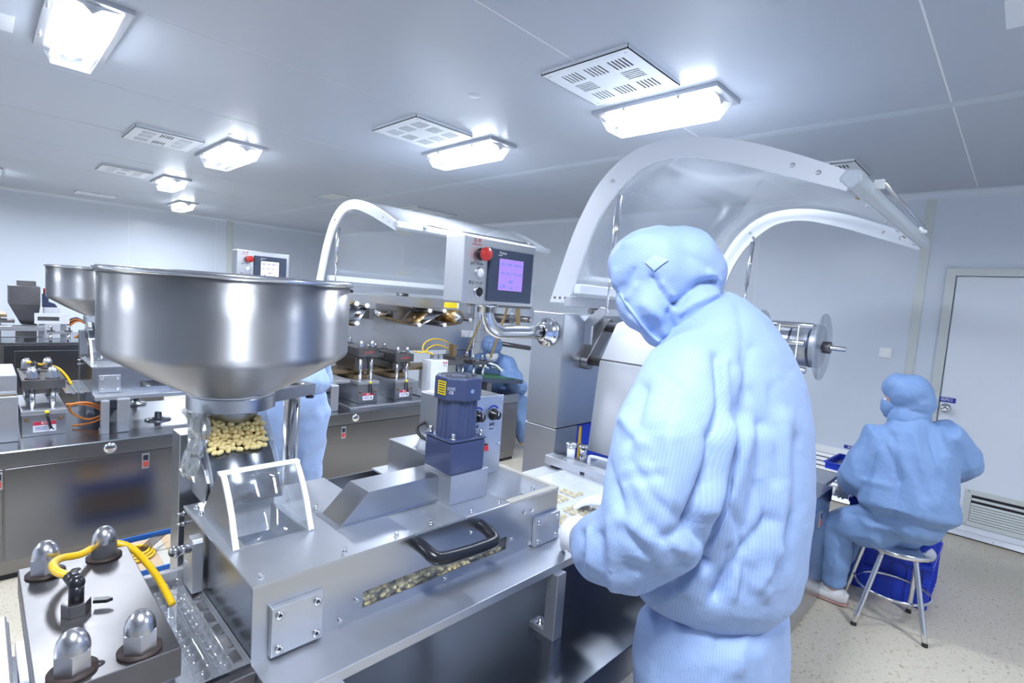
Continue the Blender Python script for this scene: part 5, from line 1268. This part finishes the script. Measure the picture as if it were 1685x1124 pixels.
def crate(label, x0, x1, y0, y1, z, h, material='crate_blue', group='stacked blue crates'):
    t = thing('crate', label, 'crate', ((x0+x1)/2, (y0+y1)/2, z), group)
    th = .006; e = .02
    m = MB(); m.box(x0+e, x1-e, y0+e, y1-e, z, z+.008)
    a = [(x0+e, y0+e), (x1-e, y0+e), (x1-e, y1-e), (x0+e, y1-e)]; b = [(x0+.012, y0+.012), (x1-.012, y0+.012), (x1-.012, y1-.012), (x0+.012, y1-.012)]
    for k in range(4):
        j = (k+1) % 4; c = Vector(((x0+x1)/2, (y0+y1)/2))
        inn = lambda p, d=th: (p[0]+math.copysign(d, c.x-p[0]), p[1]+math.copysign(d, c.y-p[1]))
        A, B, C, D = a[k], a[j], b[j], b[k]
        m.hexa([(*A, z), (*B, z), (*inn(B), z), (*inn(A), z), (*D, z+h-.03), (*C, z+h-.03), (*inn(C), z+h-.03), (*inn(D), z+h-.03)])
    m.build('walls', material, t)
    r = MB(); w = .016
    for zz, hh, o in ((z+h-.032, .028, 0), (z+h*.52, .012, .008)):
        r.box(x0+o, x1-o, y0+o, y0+o+w, zz, zz+hh).box(x0+o, x1-o, y1-o-w, y1-o, zz, zz+hh).box(x0+o, x0+o+w, y0+o+w, y1-o-w, zz, zz+hh).box(x1-o-w, x1-o, y0+o+w, y1-o-w, zz, zz+hh)
    r.build('rim', material, t, .002)
    for k in range(7):
        x = x0+.02+(x1-x0-.045)*k/6
        for y in (y0+.006, y1-.014): MB().box(x, x+.006, y, y+.010, z+.006, z+h-.033).build('rib', material, t)
    for k in range(6):
        y = y0+.03+(y1-y0-.066)*k/5
        for x in (x0+.006, x1-.014): MB().box(x, x+.010, y, y+.006, z+.006, z+h-.033).build('rib', material, t)
    return t
for k, w in enumerate(('bottom', 'middle', 'top')):
    crate('deep blue plastic crate, %s one of the stack behind the stool' % w, 3.63, 4.12, .215, .64, .002+.262*k, .265)
def tray(label, c, w, d, h, rz, material):
    t = thing('tray', label, 'tray', c); R = Matrix.Rotation(rz, 3, 'Z'); c = Vector(c)
    m = MB(); m.box(-w/2+.004, w/2-.004, -d/2+.004, d/2-.004, 0, .004)
    for a in ((-w/2, w/2, -d/2, -d/2+.004), (-w/2, w/2, d/2-.004, d/2), (-w/2, -w/2+.004, -d/2+.004, d/2-.004), (w/2-.004, w/2, -d/2+.004, d/2-.004)): m.box(*a, 0, h)
    m.v = [tuple(c+R @ Vector(p)) for p in m.v]; m.build('shell', material, t, .001)
    m = MB(); e = .008
    for a in ((-w/2-e, w/2+e, -d/2-e, -d/2), (-w/2-e, w/2+e, d/2, d/2+e), (-w/2-e, -w/2, -d/2, d/2), (w/2, w/2+e, -d/2, d/2)): m.box(*a, h-.008, h)
    m.v = [tuple(c+R @ Vector(p)) for p in m.v]; m.build('rim', material, t)
    return t, R, c
tr, R, c = tray('shallow bright blue tray held on the lap of the seated worker', (3.55, .645, .715), .28, .17, .04, -.05, 'crate_blue')
m = MB().box(-.12, .12, -.07, .07, .0045, .012); m.v = [tuple(c+R @ Vector(p)) for p in m.v]
o = tag(m.build('blister_stack', 'film'), 'thin stack of clear blister cards lying in the blue tray', 'blister cards')
t = thing('work_plate', 'steel work plate between the cabinet end and the seated worker', 'plate', (3.42, .75, .60))
MB().box(3.305, 3.62, .70, 1.05, .625, .648).build('plate', 'steel_h', t, .002); MB().box(3.305, 3.32, .75, 1.0, .50, .625).build('bracket', 'steel_h', t)
t = thing('white_canister', 'white plastic tub beside the cabinet end', 'tub', (3.42, .95, .648))
MB().lathe([(0, .6485), (.06, .6485), (.068, .655), (.07, .73), (.064, .745), (0, .745)], (3.43, .95, 0), n=28).build('tub', 'white_plastic', t)

# ---------------------------------------------------------------- basket and cartons on the floor between the rows
t = thing('basket', 'bright blue plastic basket on the floor behind the press plate', 'basket', (.50, 2.68, 0))
x0, x1, y0, y1, h = .40, .80, 2.57, 2.95, .285
m = MB(); m.box(x0, x1, y0, y1, .002, .010)
for a in ((x0, x1, y0, y0+.006), (x0, x1, y1-.006, y1), (x0, x0+.006, y0, y1), (x1-.006, x1, y0, y1)): m.box(*a, h-.07, h); m.box(*a, .01, .06)
m.build('shell', 'basket_blue', t)
for k in range(14):
    u = x0+(x1-x0-.012)*k/13; MB().box(u, u+.012, y0, y0+.005, .06, h-.07).build('lattice_bar', 'basket_blue', t)
    u = y0+(y1-y0-.012)*k/13
    for x in (x0, x1-.005): MB().box(x, x+.005, u, u+.012, .06, h-.07).build('lattice_bar', 'basket_blue', t)
for k in range(5): z = .075+.034*k; MB().box(x0, x1, y0+.001, y0+.004, z, z+.012).build('lattice_bar', 'basket_blue', t)
def carton(label, x0, x1, y0, y1, z0, z1):
    t = thing('carton', label, 'carton', ((x0+x1)/2, (y0+y1)/2, z0)); MB().box(x0, x1, y0, y1, z0, z1).build('box', 'cardboard', t, .003)
    MB().box((x0+x1)/2-.02, (x0+x1)/2+.02, y0-.0008, y1, z1, z1+.001).build('tape', 'tape', t); MB().box(x0, x1, (y0+y1)/2-.002, (y0+y1)/2+.002, z1+.001, z1+.0016).build('flap_gap', 'dark_void', t)
carton('brown carton lying in the blue basket', .43, .77, 2.60, 2.925, .012, .268)
t = thing('hose_coil', 'small coil of yellow air hose with black ties on the carton', 'hose', (.50, 2.68, .2))
for k in range(3): MB().tube([(.50+math.cos(a)*(.07-.01*k), 2.76+math.sin(a)*(.07-.01*k), .2765+.010*k) for a in [j*2*PI/28 for j in range(28)]], .006, 8, closed=True).build('hose_turn', 'yellow_hose', t)
for k in range(6): MB().tube([(.50+.01*k, 2.74, .30), (.58+.012*k, 2.80+.01*k, .335-.006*k)], .0022, 6).build('cable_tie', 'black_rubber', t)
# paper on the basket
# crumpled clear bag on the chute post
t = thing('plastic_bag', 'crumpled clear plastic bag hanging at the left of the tablet chute', 'bag', (.36, 1.42, 1.15))
rb = random.Random(9); g = []
for i in range(17):
    row = []
    for j in range(13):
        u, v = i/16, j/12; x = .338+.055*u*(1-.45*v)+.012*math.sin(v*5)+.010*v; y = 1.405-.03*math.sin(u*PI)-.03*v; z = 1.235-.15*v-.01*u
        nz = noise.noise_vector(Vector((u*6, v*7, 3)))*.012+noise.noise_vector(Vector((u*15, v*16, 7)))*.006
        row.append(Vector((x, y, z))+nz)
    g.append(row)
MB().sheet(g, .0006, smooth=False).build('bag_skin', 'bag', t)
g2 = [[p+Vector((-.004, -.016, 0))+noise.noise_vector(p*60)*.006 for p in row] for row in g]
MB().sheet(g2, .0006, smooth=False).build('bag_skin', 'bag', t)

# heater blocks at the left ends of the rows
def heater(label):
    t = thing('heater_block', label, 'heater', (-.2, 1.1, .65), 'pale heater blocks')
    MB().box(-.45, .040, .84, 1.30, .651, .884).build('housing', 'alu', t, .004)
    MB().box(-.45, .036, .86, 1.28, .892, .905).build('lid', 'alu', t, .003); MB().box(-.44, .03, .87, 1.27, .884, .892).build('gap_seal', 'bronze', t)
    return t
heater('pale metal heater block at the left edge of the nearest machine')
OFF = Vector((.11, 2.755, 0))
t = heater('pale heater block at the left picture edge in the second row')
MB().box(-.45, .036, .86, 1.28, .905, .99).build('upper_housing', 'alu', t, .004)
t = thing('air_hose_coil', 'loop of amber air hose lying beside the small press', 'hose', (.30, 1.0, .65))
pts = [(.235, .96, .80), (.29, .95, .80), (.36, .96, .775), (.40, .98, .735), (.38, 1.0, .705), (.33, .99, .70), (.27, .97, .74), (.25, .96, .785), (.28, .95, .805), (.34, .95, .80), (.41, .97, .755), (.40, 1.0, .70), (.35, 1.0, .675), (.27, 1.02, .662)]
MB().tube(bez(pts, 6), .006, 8).build('hose', 'orange_hose', t)
o = tag(MB().sheet(film_grid(.232, .344, .925, 1.35, .868, 26, 80, bl_)).build('blister_film', 'film'), 'clear blister film leaving the small press in the second row', 'film')
OFF = Vector((0, 0, 0))

# ---------------------------------------------------------------- third machine, far left
t = thing('machine_cabinet', 'dark framed cabinet of the third machine at the far left', 'cabinet', (0, 6.6, 0))
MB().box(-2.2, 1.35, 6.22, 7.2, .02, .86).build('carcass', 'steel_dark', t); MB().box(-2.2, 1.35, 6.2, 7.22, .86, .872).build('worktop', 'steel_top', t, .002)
MB().box(-2.15, .10, 6.205, 6.22, .05, .85).build('door', 'steel_door_reflect_dark', t, .003); MB().box(.165, .80, 6.205, 6.22, .05, .85).build('door', 'steel_door_reflect_dark', t, .003); MB().box(.235, .74, 6.198, 6.205, .10, .80).build('door_panel', 'steel_door_reflect_dark', t, .003); MB().box(.83, 1.33, 6.205, 6.22, .05, .85).build('door', 'steel_door_reflect_dark', t, .003)
t = thing('track_rail', 'bright track rail on the third machine', 'rail', (-.3, 6.3, .87))
MB().box(-1.2, .44, 6.28, 6.46, .965, 1.005).build('rail', 'alu', t, .002)
for x in (-1.0, -.3, .25): MB().box(x, x+.05, 6.3, 6.44, .873, .965).build('support', 'steel_dark', t)
MB().box(-1.2, .42, 6.29, 6.30, .905, .915).build('rod', 'chrome', t)
t = thing('box_hopper', 'dented grey sheet metal hopper on the third machine', 'hopper', (.3, 6.6, .87))
m = MB(); m.hexa([(.29, 6.52, 1.01), (.40, 6.52, 1.00), (.40, 6.64, 1.00), (.29, 6.64, 1.01), (.21, 6.45, 1.19), (.42, 6.45, 1.19), (.42, 6.72, 1.19), (.21, 6.72, 1.19)]); m.box(.21, .42, 6.45, 6.72, 1.19, 1.355); m.build('shell', 'worn_steel', t, .004)
MB().box(.27, .40, 6.60, 6.74, 1.355, 1.40).build('lid', 'steel_dark', t, .003); MB().box(.30, .40, 6.54, 6.62, .873, 1.0).build('stand', 'steel_dark', t)
t = thing('drive_motor', 'small blue motor on a white block on the third machine', 'motor', (.49, 6.6, .87))
MB().box(.45, .57, 6.54, 6.66, .873, 1.165).build('block', 'alu_white', t, .003); MB().prism([(.44, 1.165), (.55, 1.165), (.53, 1.20), (.485, 1.22), (.485, 1.29), (.44, 1.29)], 'y', 6.56, 6.64).build('motor', 'motor_blue', t, .004); MB().cyl((.46, 6.6, 1.29), (.46, 6.6, 1.34), .012, n=10).build('plug', 'red', t)
t = thing('slotted_bracket', 'white slotted bracket with dark openings on the third machine', 'bracket', (.49, 6.3, .87))
m = MB(); m.box(.37, .61, 6.30, 6.32, 1.03, 1.055).box(.37, .61, 6.30, 6.32, 1.095, 1.125).box(.37, .39, 6.30, 6.32, 1.055, 1.095).box(.54, .61, 6.30, 6.32, 1.055, 1.095); m.build('plate', 'alu_white', t, .001)
MB().box(.39, .54, 6.33, 6.36, 1.05, 1.10).build('inner_block', 'steel_dark', t); MB().box(.40, .44, 6.32, 6.36, .873, 1.03).build('leg', 'alu', t); MB().box(.55, .59, 6.32, 6.36, .873, 1.03).build('leg', 'alu', t)
t = thing('sealing_press', 'small press with cap nuts at the edge of the third machine', 'press', (.52, 6.25, .87))
MB().box(.45, .62, 6.24, 6.27, .945, .97).build('top_plate', 'alu', t, .002)
for x in (.475, .60): MB().cyl((x, 6.255, .873), (x, 6.255, .945), .012, n=10).build('guide_rod', 'chrome', t); hex_nut_cap(t, x, 6.255, .97, .016)
t = thing('hose_bundle', 'tangle of orange and dark hoses on the third machine', 'hoses', (.70, 6.3, .87))
for k, (mt, r) in enumerate((('orange_hose', .05), ('black_rubber', .06), ('orange_hose', .065), ('panel_navy', .045))):
    MB().tube(bez([(.60, 6.33, 1.0+.02*k), (.66, 6.28, 1.06+.01*k), (.72, 6.29, 1.06-r*.3), (.74, 6.31, 1.0), (.70, 6.30, .95), (.65+.02*k, 6.32, .90)], 5), .009, 8).build('hose', mt, t)
t = thing('guide_plates', 'bronze guide plates at the left end of the third machine', 'plates', (.05, 6.6, .87))
MB().box(-.6, .20, 6.50, 6.9, 1.07, 1.095).build('plate', 'bronze', t, .002); MB().box(-.6, .25, 6.48, 6.7, 1.02, 1.045).build('plate', 'worn_steel', t, .002)
for x in (-.5, .10): MB().box(x, x+.06, 6.5, 6.68, .873, 1.07).build('support', 'steel_dark', t)
for o in bpy.data.objects:
    if "_o" in o: del o["_o"]
